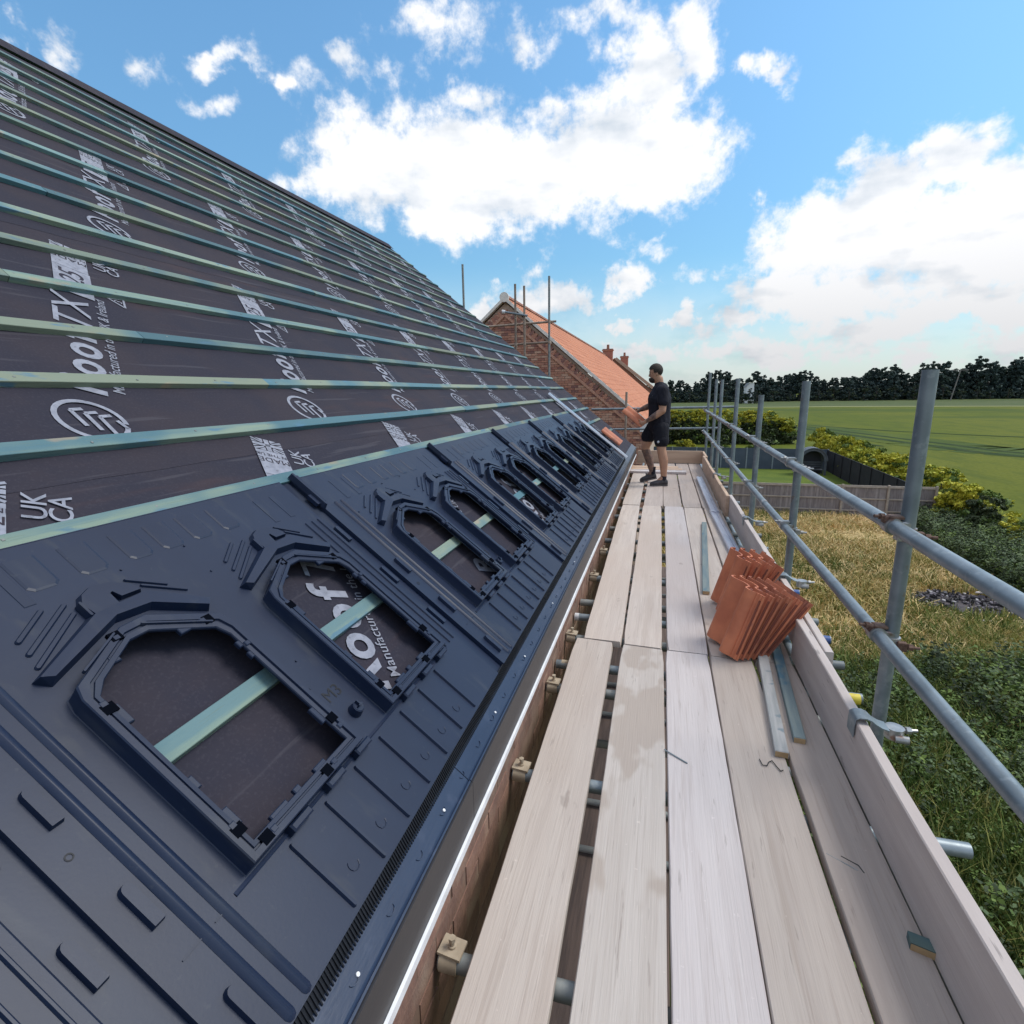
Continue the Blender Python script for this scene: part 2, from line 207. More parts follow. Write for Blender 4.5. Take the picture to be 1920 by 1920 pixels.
# ------------------------------------------------------------------ builders
W = {}
class MB:
    def __init__(s): s.v = []; s.f = []; s.m = []
    def add(s, vs, fs, mi=0):
        o = len(s.v); s.v += [tuple(v) for v in vs]; s.f += [tuple(i+o for i in f) for f in fs]; s.m += [mi]*len(fs); return s
    def hexa(s, p, mi=0): return s.add(p, [(0, 3, 2, 1), (4, 5, 6, 7), (0, 1, 5, 4), (1, 2, 6, 5), (2, 3, 7, 6), (3, 0, 4, 7)], mi)
    def box(s, x0, x1, y0, y1, z0, z1, mi=0):
        return s.hexa([(x0, y0, z0), (x1, y0, z0), (x1, y1, z0), (x0, y1, z0), (x0, y0, z1), (x1, y0, z1), (x1, y1, z1), (x0, y1, z1)], mi)
    def cbox(s, x0, x1, y0, y1, z0, z1, b=.002, mi=0):
        """box with chamfered top edges and corners"""
        q = lambda a, z: [(x0+a, y0+a, z), (x1-a, y0+a, z), (x1-a, y1-a, z), (x0+a, y1-a, z)]
        vs = q(0, z0)+q(0, z1-b)+q(b, z1)
        fs = [(0, 3, 2, 1), (8, 9, 10, 11)]
        for i in range(4):
            j = (i+1) % 4; fs += [(i, j, 4+j, 4+i), (4+i, 4+j, 8+j, 8+i)]
        return s.add(vs, fs, mi)
    def prism(s, poly, z0, z1, mi=0, top=None, cap0=True):
        n = len(poly); t = top or poly
        vs = [(x, y, z0) for x, y in poly]+[(x, y, z1) for x, y in t]
        fs = [tuple(range(n, 2*n))]+([tuple(range(n-1, -1, -1))] if cap0 else [])+[(i, (i+1) % n, n+(i+1) % n, n+i) for i in range(n)]
        return s.add(vs, fs, mi)
    def tube(s, p, q, r, n=14, mi=0, cap=True, hollow=False, r2=None, inner=1):
        p = Vector(p); q = Vector(q); d = (q-p).normalized(); a = d.orthogonal().normalized(); b = d.cross(a); r2 = r if r2 is None else r2
        ring = lambda c, rr: [tuple(c+a*math.cos(2*math.pi*i/n)*rr+b*math.sin(2*math.pi*i/n)*rr) for i in range(n)]
        s.add(ring(p, r)+ring(q, r2), [(i, (i+1) % n, n+(i+1) % n, n+i) for i in range(n)], mi)
        if hollow:
            for c, e, o in ((p, d, 1), (q, -d, 0)):
                fs = [(i, n+i, n+(i+1) % n, (i+1) % n) if o else (i, (i+1) % n, n+(i+1) % n, n+i) for i in range(n)]
                s.add(ring(c, r)+ring(c, r*.84), fs, mi)
                s.add(ring(c, r*.84)+ring(c+e*.08, r*.84), fs, inner); s.add(ring(c+e*.08, r*.84), [tuple(range(n))], inner)
        elif cap: s.add(ring(p, r), [tuple(range(n))[::-1]], mi); s.add(ring(q, r2), [tuple(range(n))], mi)
        return s
    def path(s, pts, r, n=8, mi=0):
        for a, b in zip(pts, pts[1:]): s.tube(a, b, r, n, mi)
        return s
    def build(s, name, mats, parent=None, mw=None, smooth=False, angle=38, bev=0):
        me = bpy.data.meshes.new(name); me.from_pydata(s.v, [], s.f)
        for m in (mats if isinstance(mats, list) else [mats]): me.materials.append(m)
        me.polygons.foreach_set('material_index', s.m)
        if smooth: me.polygons.foreach_set('use_smooth', [True]*len(me.polygons)); me.set_sharp_from_angle(angle=R(angle))
        me.update()
        return link(name, me, parent, mw)
I4 = Matrix.Identity(4)
def T(*a): return Matrix.Translation(a)
def link(name, data, parent=None, mw=None):
    o = bpy.data.objects.new(name, data); COL.objects.link(o); mw = (mw if mw is not None else (W[parent] if parent else I4)).copy()
    W[o] = mw
    if parent: o.parent = parent; o.matrix_basis = W[parent].inverted() @ mw
    else: o.matrix_basis = mw
    return o
def tag(o, label=None, cat=None, group=None, kind=None):
    for k, v in (('label', label), ('category', cat), ('group', group), ('kind', kind)):
        if v: o[k] = v
    return o
def empty(name, mw, label, cat, group=None): return tag(link(name, None, None, mw), label, cat, group)
KIDS = {}
def copy_tree(root, mw, label=None, group=None):
    def rec(o, par, m):
        c = o.copy(); COL.objects.link(c); W[c] = m
        if par: c.parent = par; c.matrix_basis = W[par].inverted() @ m
        else: c.matrix_basis = m
        for ch in [k for k in allobjs if k.parent == o]: rec(ch, c, m @ (W[o].inverted() @ W[ch]))
        return c
    allobjs = [k for k in W if k.parent is not None]
    c = rec(root, None, mw)
    if label: c['label'] = label
    if group: c['group'] = group
    return c
_tc = {}
def text_verts(s, size=1.0, offset=0.0, extrude=0.0, align='CENTER', shear=0.0, squash=1.0):
    key = (s, offset, extrude, align, shear)
    if key not in _tc:
        cu = bpy.data.curves.new('t', 'FONT'); cu.body = s; cu.size = 1; cu.offset = offset; cu.extrude = extrude; cu.align_x = align; cu.align_y = 'CENTER'; cu.shear = shear; cu.resolution_u = 4
        ob = bpy.data.objects.new('t', cu); COL.objects.link(ob)
        dg = bpy.context.evaluated_depsgraph_get(); me = bpy.data.meshes.new_from_object(ob.evaluated_get(dg))
        _tc[key] = ([tuple(v.co) for v in me.vertices], [tuple(p.vertices) for p in me.polygons])
        bpy.data.objects.remove(ob); bpy.data.curves.remove(cu); bpy.data.meshes.remove(me)
    v, f = _tc[key]; return [(x*size*squash, y*size, z*size) for x, y, z in v], f
def raw_mesh(name, verts, faces, mats, parent=None, mw=None, kind=None, smooth=False, mi=None):
    """fast mesh from numpy arrays: verts (n,3), faces (m,k)"""
    me = bpy.data.meshes.new(name); verts = np.asarray(verts, dtype=np.float32); faces = np.asarray(faces, dtype=np.int32)
    k = faces.shape[1]; me.vertices.add(len(verts)); me.vertices.foreach_set('co', verts.ravel())
    me.loops.add(faces.size); me.loops.foreach_set('vertex_index', faces.ravel())
    me.polygons.add(len(faces)); me.polygons.foreach_set('loop_start', np.arange(0, faces.size, k, dtype=np.int32))
    for m in (mats if isinstance(mats, list) else [mats]): me.materials.append(m)
    if mi is not None: me.polygons.foreach_set('material_index', np.asarray(mi, dtype=np.int32))
    if smooth: me.polygons.foreach_set('use_smooth', np.ones(len(faces), dtype=bool))
    me.update(calc_edges=True)
    if name is None: return me
    o = link(name, me, parent, mw)
    if kind: o['kind'] = kind
    return o

# ------------------------------------------------------------------ roof frame: local x along the eaves (+Y), y up the slope, z out of the roof
TH = R(38.5); cT, sT = math.cos(TH), math.sin(TH)
MR = Matrix(((0, -cT, sT, -.49), (1, 0, 0, 0), (0, sT, cT, .33), (0, 0, 0, 1)))
G = -5.2
XW = -.52

# ================================================================== THE HOUSE BEING ROOFED
RIDGE, Y0, Y1, PITCH = 6.62, -2.5, 11.05, 1.345
house = empty('house', T(XW, 0, G), 'brick house being roofed, its slope covered in dark membrane and green battens', 'house')
ZR = .33+RIDGE*sT; XR = -.49-RIDGE*cT
# membrane sheets, each lapping the one below
FH = -.030
sheets = []
for i, (a, b) in enumerate(((-.02, 1.46), (1.40, 3.08), (3.02, 4.66), (4.60, 6.22), (6.16, RIDGE+.03))):
    mb = MB(); nx, ny = 136, 6
    vs = []; fs = []
    lr = random.Random(i)
    ph = [lr.uniform(0, 6) for _ in range(6)]
    for j in range(ny+1):
        for k in range(nx+1):
            x = Y0+(Y1-Y0)*k/nx; y = a+(b-a)*j/ny
            z = FH+.0004+.0012*(1-j/ny)-.0035*math.sin(math.pi*x/.4)**2
            if k == nx: x += .03*math.sin(y*5+ph[0])
            vs.append((x, y, z))
    for j in range(ny):
        for k in range(nx):
            p = j*(nx+1)+k; fs.append((p, p+1, p+nx+2, p+nx+1))
    mb.add(vs, fs)
    sheets.append(mb.build('membrane_sheet', M['felt'], house, MR, smooth=True))
# print on the membrane: it runs diagonally, 31 degrees off the slope
PA = R(31)
e1 = Vector((math.sin(PA), math.cos(PA))); e2 = Vector((-math.cos(PA), math.sin(PA)))
def tex(mb, s, t, up, size, offset=.012, squash=1.0, shear=0.0, rot=0.0):
    v, f = text_verts(s, size, offset, 0, 'CENTER', shear, squash); c, sn = math.cos(rot), math.sin(rot); o = []
    for x, y, z in v:
        x, y = x*c-y*sn, x*sn+y*c
        p = e1*(t+x)+e2*(up+y); o.append((p.x, p.y, 0))
    mb.add(o, f)
def poly(mb, pts, z=0):
    mb.add([tuple((e1*a+e2*b).to_3d()+Vector((0, 0, z))) for a, b in pts], [tuple(range(len(pts)))])
def strokes(mb, pts, wd):
    for (a, b), (c, d) in zip(pts, pts[1:]):
        n = Vector((-(d-b), c-a)); n.normalize(); n *= wd/2
        poly(mb, [(a-n.x, b-n.y), (c-n.x, d-n.y), (c+n.x, d+n.y), (a+n.x, b+n.y)])
pm = MB()
# ring with three chevrons
for k in range(32):
    a0, a1 = 2*math.pi*k/32, 2*math.pi*(k+1)/32
    for r0, r1, g in ((.092, .108, 2),):
        if k == 24: continue
        poly(pm, [(r0*math.cos(a0), r0*math.sin(a0)), (r1*math.cos(a0), r1*math.sin(a0)), (r1*math.cos(a1), r1*math.sin(a1)), (r0*math.cos(a1), r0*math.sin(a1))])
for k in range(3):
    u = .040-.040*k; strokes(pm, [(.052, u-.016), (.030, u+.018), (-.042-.006*k, u-.024)], .014)
strokes(pm, [(.030, -.072), (.004, -.094), (-.004, -.102)], .013)
tex(pm, 'R', .225, .004, .195, .028); tex(pm, 'o', .345, -.004, .195, .026); tex(pm, 'o', .470, -.004, .195, .028); tex(pm, 'f', .570, .006, .195, .026, 1.1)
tex(pm, 'TX', .765, .002, .185, .003, 1.15, .15)
tex(pm, 'Manufactured in the UK & Ireland', .60, -.100, .056, .002)
# grey box with the number
bx = [(.955, -.082), (1.213, -.082), (1.213, .056), (.955, .056)]
v, f = text_verts('125', .13, .002, 0, 'CENTER', .2)
bm_ = MB(); poly(bm_, bx, 0)
pm2 = MB(); 
# recycling triangle beside it
strokes(pm, [(1.0, -.20), (1.085, -.20), (1.042, -.135), (1.0, -.20)], .009); tex(pm, '3', 1.042, -.178, .045, .001)
tex(pm, 'R', 1.13, -.19, .03, 0)
# union flag over a grey panel, lettering upside down on it
def fp(a, b): return (1.382+b, a)      # a across, b up the flag
fw0, fw1, fh = -.078, .056, .085
fm = (fw0+fw1)/2
poly(pm, [fp(fw0, fh/2-.009), fp(fw1, fh/2-.009), fp(fw1, fh/2+.009), fp(fw0, fh/2+.009)]); poly(pm, [fp(fm-.011, 0), fp(fm+.011, 0), fp(fm+.011, fh), fp(fm-.011, fh)])
for sx, xe in ((-1, fw0), (1, fw1)):
    for sy, ye in ((-1, 0), (1, fh)):
        strokes(pm, [fp(xe, ye-sy*.004), fp(fm+sx*.020, fh/2+sy*.016)], .010)
        poly(pm, [fp(xe, fh/2+sy*.014), fp(xe, ye-sy*.016), fp(xe-sx*.026, fh/2+sy*.014)]); poly(pm, [fp(fm+sx*.016, ye), fp(xe-sx*.020, ye), fp(fm+sx*.016, fh/2+sy*.020)])
for (a, b, c, d) in ((1.215, 1.292, -.078, .056), (1.375, 1.380, -.078, .056)): poly(pm, [(a, c), (b, c), (b, d), (a, d)])
poly(pm, [(1.292, -.078), (1.375, -.078), (1.375, .056), (1.292, .056)])
tex(pm, 'UK', 1.385, -.135, .074, .009, 1.05); tex(pm, 'CA', 1.385, -.190, .074, .009, 1.05)
num = MB(); o = []
for x, y, z in v:
    p = e1*(1.085+x)+e2*(-.015+y); o.append((p.x, p.y, .0006))
num.add(o, f)
for st, tt, sz in (('MADE', 1.315, .044), ('IN THE UK', 1.352, .026)):
    v2, f2 = text_verts(st, sz, .001); o = []
    for x, y, z in v2:
        p = e1*(tt-y)+e2*(-.011+x*1.15); o.append((p.x, p.y, .0006))
    num.add(o, f2)
first = None
rows = ((.22, 1.21, 0, -1), (1.66, 1.36, 1, -2), (3.28, 1.48, 2, -2), (4.80, .75, 3, -1))
LBL = ('printed_lettering')
for (s0, y0, si, k0) in rows:
    for k in range(-3, 9):
        yy = y0+1.13*k
        if yy < Y0+.2 or yy > Y1-1.1: continue
        if si == 0 and k == -1: yy += .075
        mw = MR @ T(yy, s0, FH+.0035)
        if first is None:
            a = pm.build('printed_lettering', M['print'], sheets[si], mw); b = bm_.build('printed_panel', M['print'], sheets[si], mw); c = num.build('printed_number', M['felt'], sheets[si], mw @ T(0, 0, .0004)); first = (a, b, c)
        else:
            for q in first: link(q.name.split('.')[0], q.data, sheets[si], mw @ (T(0, 0, .0004) if q is first[2] else I4))
# battens: rows at the tile gauge, butted lengths
bat_s = [1.205, 1.511, 1.829, 2.146, 2.486, 2.804, 3.121, 3.472, 3.81, 4.16, 4.50, 4.85, 5.19, 5.53, 5.87, 6.20, 6.50]
br = random.Random(11)
joint = {1: [], 2: [2.37], 3: [1.92], 4: [1.62], 6: [], }
def batten(s, a, b, h=FH):
    mb = MB(); n = max(2, int((b-a)/.6)); ph = br.uniform(0, 6); vs = []
    for k in range(n+1):
        x = a+(b-a)*k/n; d = .0035*math.sin(x*1.3+ph); e = .0012*math.sin(x*2.9+ph)
        vs += [(x, s+d, h), (x, s+.050+d, h), (x, s+.050+d, h+.0235+e), (x, s+.0485+d, h+.025+e), (x, s+.0015+d, h+.025+e), (x, s+d, h+.0235+e)]
    fs = [tuple(range(6))[::1], tuple(range(6*n+5, 6*n-1, -1))]
    for k in range(n):
        for i in range(6): j = (i+1) % 6; fs.append((6*k+i, 6*k+6+i, 6*k+6+j, 6*k+j))
    mb.add(vs, fs); return mb.build('batten', M['batten'], house, MR)
for i, s in enumerate(bat_s):
    js = list(joint.get(i, [])); x = js[-1] if js else br.uniform(-1.2, 2.2)
    while x < Y1-1.2:
        x += br.choice([3.6, 3.9, 4.2]);
        if x < Y1-.6: js.append(x)
    e = Y1-.05-br.uniform(.0, .12)
    cuts = [Y0]+sorted(js)+[e]
    for a, b in zip(cuts, cuts[1:]):
        if b-a > .1: batten(s, a+.001, b-.001)
# batten carrying the trays half way up, seen through the openings, and short ends by the verge
for k in range(-1, 7): batten(.572, .491+PITCH*(k-1)+.10 if k > -1 else Y0, .491+PITCH*k-.095)
batten(.87, 8.72, 10.75); batten(.56, 9.35, 10.7)
mb = MB(); hr = random.Random(77)
for i, s in enumerate(bat_s[:9]):
    y = .45
    while y < 8.5:
        a = y+hr.uniform(-.012, .012); b = s+.025+hr.uniform(-.006, .006); mb.box(a-.0032, a+.0032, b-.0032, b+.0032, FH+.0245, FH+.0262); y += .40
o = mb.build('batten_nails', M['galv_dark'], house, MR); o['kind'] = 'stuff'
# other slope, ridge, gable and walls
mb = MB(); mb.add([(2*XR+.49, Y0, .30), (2*XR+.49, Y1, .30), (XR, Y1, ZR-.025), (XR, Y0, ZR-.025)], [(0, 1, 2, 3)]); mb.build('back_membrane', M['felt'], house, I4)
mb = MB(); mb.add([(XR-.12, Y0, ZR-.12), (XR-.12, Y1, ZR-.12), (XR, Y1, ZR+.012), (XR, Y0, ZR+.012), (XR+.12, Y0, ZR-.105), (XR+.12, Y1, ZR-.105)], [(0, 1, 2, 3), (3, 2, 5, 4)]); mb.build('ridge_membrane', M['felt'], house, I4)
mb = MB()
for y in (Y1-.12, Y0+.1):
    mb.add([(XW, y, G), (2*XR-XW, y, G), (2*XR-XW, y, .1), (XR, y, ZR-.15), (XW, y, .1)], [(0, 1, 2, 3, 4)])
mb.add([(2*XR-XW, Y0, G), (2*XR-XW, Y1, G), (2*XR-XW, Y1, .15), (2*XR-XW, Y0, .15)], [(0, 1, 2, 3)])
mb.build('gable_wall', M['wallbrick'], house, I4)
M['brownmortar'] = mat('brown_mortar', (.25, .16, .12), .9, var=(.19, .12, .09), scale=12, stretch=(1, 2, .6), bump=.002)
mb = MB(); mb.box(XW-.10, XW-.0015, Y0, Y1-.13, G, .155); wall = mb.build('wall', M['brownmortar'], house, I4)
brick0 = None
cnt = 0
nstuff = MB()
for c in range(0, 46):
    z = .085-.075*c; off = .1125*(c % 2)
    y = -1.2+off
    while y < Y1-.4:
        if c < 6 and y > .2:
            mw = T(XW+random.uniform(-.002, .002), y, z)
            if brick0 is None: brick0 = MB().box(-.10, 0, 0, .215, 0, .065).build('brick', M['wallbrick'], wall, mw)
            else: link('brick', brick0.data, wall, mw)
        else: nstuff.box(XW-.05, XW, y, y+.215, z, z+.065)
        y += .225
nb = nstuff.build('brickwork', M['wallbrick'], wall, I4); nb['kind'] = 'stuff'
# eaves: dark fascia, white lower edge, sloping support strip, comb with fins, nails
mb = MB(); ys = [Y0, 1.28, 4.9, 8.5, Y1-.05]
for a, b in zip(ys, ys[1:]): mb.box(-.516, -.489, a+.001, b-.001, .168, .300)
mb.build('fascia', M['fascia'], house, I4)
mb = MB(); n = 40
vs = []; fs = []
for k in range(n+1):
    y = Y0+(Y1-Y0-.05)*k/n; d = .004*math.sin(y*2.1)+.002*math.sin(y*6.3)
    vs += [(-.520, y, .150), (-.481, y, .150), (-.481, y, .172+d*.6), (-.488, y, .1745+d*.6)]
for k in range(n):
    for i in range(4): j = (i+1) % 4; fs.append((4*k+i, 4*k+j, 4*k+4+j, 4*k+4+i))
mb.add(vs, fs); mb.build('white_edge', M['white'], house, I4)
for a, b in zip(ys, ys[1:]):
    mb = MB(); mb.add([(a, .10, -.024), (b-.003, .10, -.024), (b-.003, .0, -.026), (a, .0, -.026), (a, -.0105, -.0285), (b-.003, -.0105, -.0285), (a, -.0125, -.042), (b-.003, -.0125, -.042)], [(0, 3, 2, 1), (3, 4, 5, 2), (4, 6, 7, 5)])
    # upturned ridge along the outer edge
    mb.box(a, b-.003, -.0125, -.0075, -.030, -.0225)
    mb.build('eaves_strip', M['strip'], house, MR)
mb = MB()
y = Y0
while y < 9.0: mb.box(y, y+.22, .084, .0858, -.026, -.003); y += .2205
mb.add([(Y0, .056, -.0235), (8.62, .056, -.0235), (8.62, .084, -.010), (Y0, .084, -.010)], [(0, 1, 2, 3)])
comb = mb.build('comb_filler', M['plastic_black'], house, MR)
mb = MB(); y = Y0
while y < 8.62:
    mb.hexa([(y, .048, -.024), (y+.003, .048, -.024), (y+.003, .086, -.012), (y, .086, -.012), (y, .050, -.0218), (y+.003, .050, -.0218), (y+.003, .086, -.0065), (y, .086, -.0065)]); y += .0085
f_ = mb.build('comb_fins', M['plastic_black'], comb, MR); f_['kind'] = 'stuff'
nail = None
for y in (.705, 1.135, 1.60, 2.02, 2.62, 3.35, 4.2, 5.1, 6.3):
    if nail is None: nail = MB().tube((0, 0, -.026), (0, 0, -.0225), .0042, 10).build('nail', M['white'], house, MR @ T(y, .018, 0))
    else: link('nail', nail.data, house, MR @ T(y, .018, 0))
# thumb tabs pressed in the strip
mb = MB()
y = .55
while y < 8.5:
    for k in range(8):
        a = math.pi*(k/8); b = math.pi*((k+1)/8)
        mb.path([(y+.014*math.cos(a), .022-.010*math.sin(a), -.0242), (y+.014*math.cos(b), .022-.010*math.sin(b), -.0242)], .0011, 4)
    y += .145
mb.build('pressed_tabs', M['strip'], house, MR)

# ================================================================== MOUNTING TRAYS (local: x along eaves, y up slope, z out)
OUT = [(.191, .305), (.191, .765), (.200, .795), (.352, .880), (.418, .884), (.570, .800), (.580, .765), (.580, .305)]
INN = [(.222, .338), (.222, .755), (.252, .785), (.350, .840), (.398, .842), (.530, .770), (.545, .735), (.545, .338)]
PIT = 1.345; SB = .548
def shift(p, d): return [(x+d, y) for x, y in p]
def bar(mb, a, b, wd, h0, h1, r=True, tap=.6):
    """a low moulded bar from a to b with tapered flanks and rounded ends"""
    a = Vector(a); b = Vector(b); d = (b-a).normalized(); n = Vector((-d.y, d.x)); o = []; t = []
    for c, s in ((a, -1), (b, 1)):
        for k in range(5):
            an = math.pi*(k/4-.5); off = (d*s*math.cos(an)+n*math.sin(an)*s)
            o.append(tuple(c+off*wd/2)); t.append(tuple(c+off*wd/2*tap))
    mb.prism(o, h0, h1, top=t, cap0=False)
def frame_mb(dx):
    mb = MB(); O = shift(OUT, dx); I = shift(INN, dx); n = 8; H = .044
    cx = dx+.385; cy = .58
    def ins(P, d): return [(x+(cx-x)*d/abs(cx-x+1e-9)*1.0, y+(cy-y)*d/max(abs(cy-y), 1e-9)) for x, y in P]
    def lerp(A, B, t): return [(a[0]+(b[0]-a[0])*t, a[1]+(b[1]-a[1])*t) for a, b in zip(A, B)]
    rings = [(lerp(O, I, -.10), .0005), (lerp(O, I, -.03), .0015), (O, .004), (O, H-.003), (lerp(O, I, .07), H), (lerp(O, I, .46), H), (lerp(O, I, .50), H-.006), (lerp(O, I, .62), H-.006), (lerp(O, I, .66), H-.002), (lerp(O, I, .95), H-.003), (I, H-.006), (I, H-.012), (lerp(O, I, .93), H-.012)]
    vs = [(x, y, z) for P, z in rings for x, y in P]; fs = []
    for k in range(len(rings)-1):
        for i in range(n): j = (i+1) % n; fs.append((k*n+i, k*n+j, k*n+n+j, k*n+n+i))
    mb.add(vs, fs)
    # ragged tongues and clip blocks along the inner edge
    for x, y, w_, h_ in ((.226, .70, .018, .05), (.226, .40, .016, .045), (.225, .50, .012, .03), (.296, .816, .022, .018), (.465, .806, .03, .018), (.543, .700, .016, .02), (.543, .66, .012, .02), (.541, .43, .016, .05), (.44, .340, .04, .014), (.30, .340, .05, .012), (.36, .340, .02, .018)):
        mb.cbox(dx+x-w_/2, dx+x+w_/2, y-h_/2, y+h_/2, H-.0145, H-.0045, .002)
    for x, y in ((.330, .858), (.212, .735), (.212, .385), (.515, .803), (.560, .372), (.470, .322), (.262, .322), (.556, .69)):
        mb.cbox(dx+x-.008, dx+x+.008, y-.007, y+.007, H-.012, H+.001, .002)
    for x, y in ((.330, .862), (.214, .722), (.214, .372), (.528, .800), (.560, .40), (.440, .320), (.240, .322)): mb.box(dx+x-.013, dx+x+.013, y-.012, y+.012, H-.009, H+.0006, 1)  # black blocks level with the ledge: shade of notches put into the colour
    for a, b in (((.395, .868), (.53, .792)), ((.232, .822), (.33, .872))): bar(mb, (a[0]+dx, a[1]-.004), (b[0]+dx, b[1]-.004), .007, H-.004, H+.004)
    return mb
def defl_mb(dx):
    mb = MB()
    Fp = [(.198, .838), (.384, .915), (.472, .911), (.588, .838)]; Bp = [(.182, .858), (.352, .945), (.486, .955), (.603, .862)]; Tp = [(.201, .845), (.384, .921), (.471, .917), (.584, .845)]
    Cp = [(.176, .864), (.347, .955), (.489, .964), (.609, .869)]
    vs = [(x+dx, y, 0) for x, y in Fp]+[(x+dx, y, .026) for x, y in Tp]+[(x+dx, y, .024) for x, y in Bp]+[(x+dx, y, .0004) for x, y in Cp]
    fs = []
    for i in range(3): fs += [(i, i+1, 5+i, 4+i), (4+i, 5+i, 9+i, 8+i), (8+i, 9+i, 13+i, 12+i)]
    fs += [(0, 4, 8, 12), (3, 15, 11, 7)]
    mb.add(vs, fs)
    # half dome behind with an L shaped notch
    dome = [(.352, .945), (.345, .985), (.362, 1.012), (.395, 1.028), (.44, 1.022), (.480, .998), (.492, .968), (.438, .968), (.428, .992), (.420, .988), (.418, .950)]
    c = (.415, .975); top = [(x+(c[0]-x)*.10, y+(c[1]-y)*.10) for x, y in dome]
    mb.prism(shift(dome, dx), .001, .017, top=shift(top, dx), cap0=False)
    bar(mb, (.349+dx, .950), (.349+dx, .988), .010, .001, .020)
    mb.tube((.428+dx, .934, .020), (.428+dx, .934, .0245), .0045, 10)
    return mb
def ribs_mb():
    mb = MB()
    for dx in (0, SB):
        for a, b in (((.213, .961), (.288, 1.013)), ((.210, .925), (.332, 1.007)), ((.204, .890), (.333, .977))): bar(mb, (a[0]+dx, a[1]), (b[0]+dx, b[1]), .012, .0008, .0055)
        for a, b in (((.485, 1.016), (.559, .963)), ((.506, .985), (.590, .925)), ((.506, .958), (.599, .891))): bar(mb, (a[0]+dx, a[1]), (b[0]+dx, b[1]), .009, .0008, .006)
    for x0 in (.301, .419, .545, .645, .750, .865):   # raised pads above
        p = [(x0, 1.165), (x0, 1.078), (x0+.012, 1.066), (x0+.058, 1.066), (x0+.070, 1.078), (x0+.070, 1.165)]
        t = [(x0+.006, 1.165), (x0+.006, 1.081), (x0+.015, 1.072), (x0+.055, 1.072), (x0+.064, 1.081), (x0+.064, 1.165)]
        mb.prism(p, .0006, .0026, top=t, cap0=False)
    for x in (.190, .283-.0, 1.077, 1.160): mb.cbox(x-.012, x+.012, 1.035, 1.15, .0003, .0014, .0008)
    for x in (.288, .411, .534, .657, .780, .903, 1.026):  # ribs of the lower panel
        bar(mb, (x, .098), (x, .272), .011, .0008, .0075)
    for x in (.30, .43, .55, .82, .95, 1.07): mb.cbox(x, x+.062, .284, .303, .001, .026, .004)
    for x in (.35, .47, .60, .72, .84, .96): # faint sprue rings
        for k in range(10):
            a, b = 2*math.pi*k/16+2.2, 2*math.pi*(k+1)/16+2.2
            mb.path([(x+.014*math.cos(a), .145+.014*math.sin(a), .001), (x+.014*math.cos(b), .145+.014*math.sin(b), .001)], .0009, 3)
    for dx in (0, SB):
        for x, y in ((.62, .50), (.605, .62), (.66, .585), (.61, .70), (.15, .95), (.50, 1.05), (.70, 1.06)):
            if dx == 0 or x < .3: mb.tube((x+dx, y, .0), (x+dx, y, .0035), .003, 6)
    return mb
def rails(root, mw):
    for x, a, b, wd, h, tp in ((.084, .095, 1.03, .022, .008, .25), (.128, .095, 1.03, .020, .007, .25), (1.175, .30, .985, .009, .005, .4), (1.212, .30, .985, .009, .005, .4), (1.248, .30, .985, .009, .005, .4)):
        mb = MB(); bar(mb, (x, a), (x, b), wd, .0006, h, tap=tp); mb.build('side_rail', M['plastic'], root, mw, smooth=True, angle=50)
    mb = MB(); mb.box(.036, .074, .290, .2922, .0004, .0022); mb.box(.104, .119, .290, .2922, .0004, .0022); mb.build('cross_line', M['plastic'], root, mw)
def seam_mb():
    mb = MB()
    bar(mb, (-.004, 1.03), (-.004, 1.212), .020, .001, .024, tap=.55); bar(mb, (.022, 1.05), (.022, 1.205), .014, .001, .014, tap=.55)
    mb.box(-.031, .012, 1.045, 1.10, -.004, .012)
    return mb
def pill(mb, x, a, b, wd=.021, h=.015): bar(mb, (x, a+wd/2), (x, b-wd/2), wd, .001, h, tap=.85)
tray0 = None; NT = 7
tl = ['nearest mounting tray, its raised lugs in the bottom left corner of the photo', 'mounting tray with two big openings and a round knob, second from the camera', 'mounting tray third from the camera, green batten behind both openings', 'mounting tray fourth from the camera, in the middle of the row', 'mounting tray fifth from the camera, beyond the middle of the row', 'mounting tray sixth from the camera, next to the last one', 'last mounting tray of the row, beside the bare metal trim and the roofer']
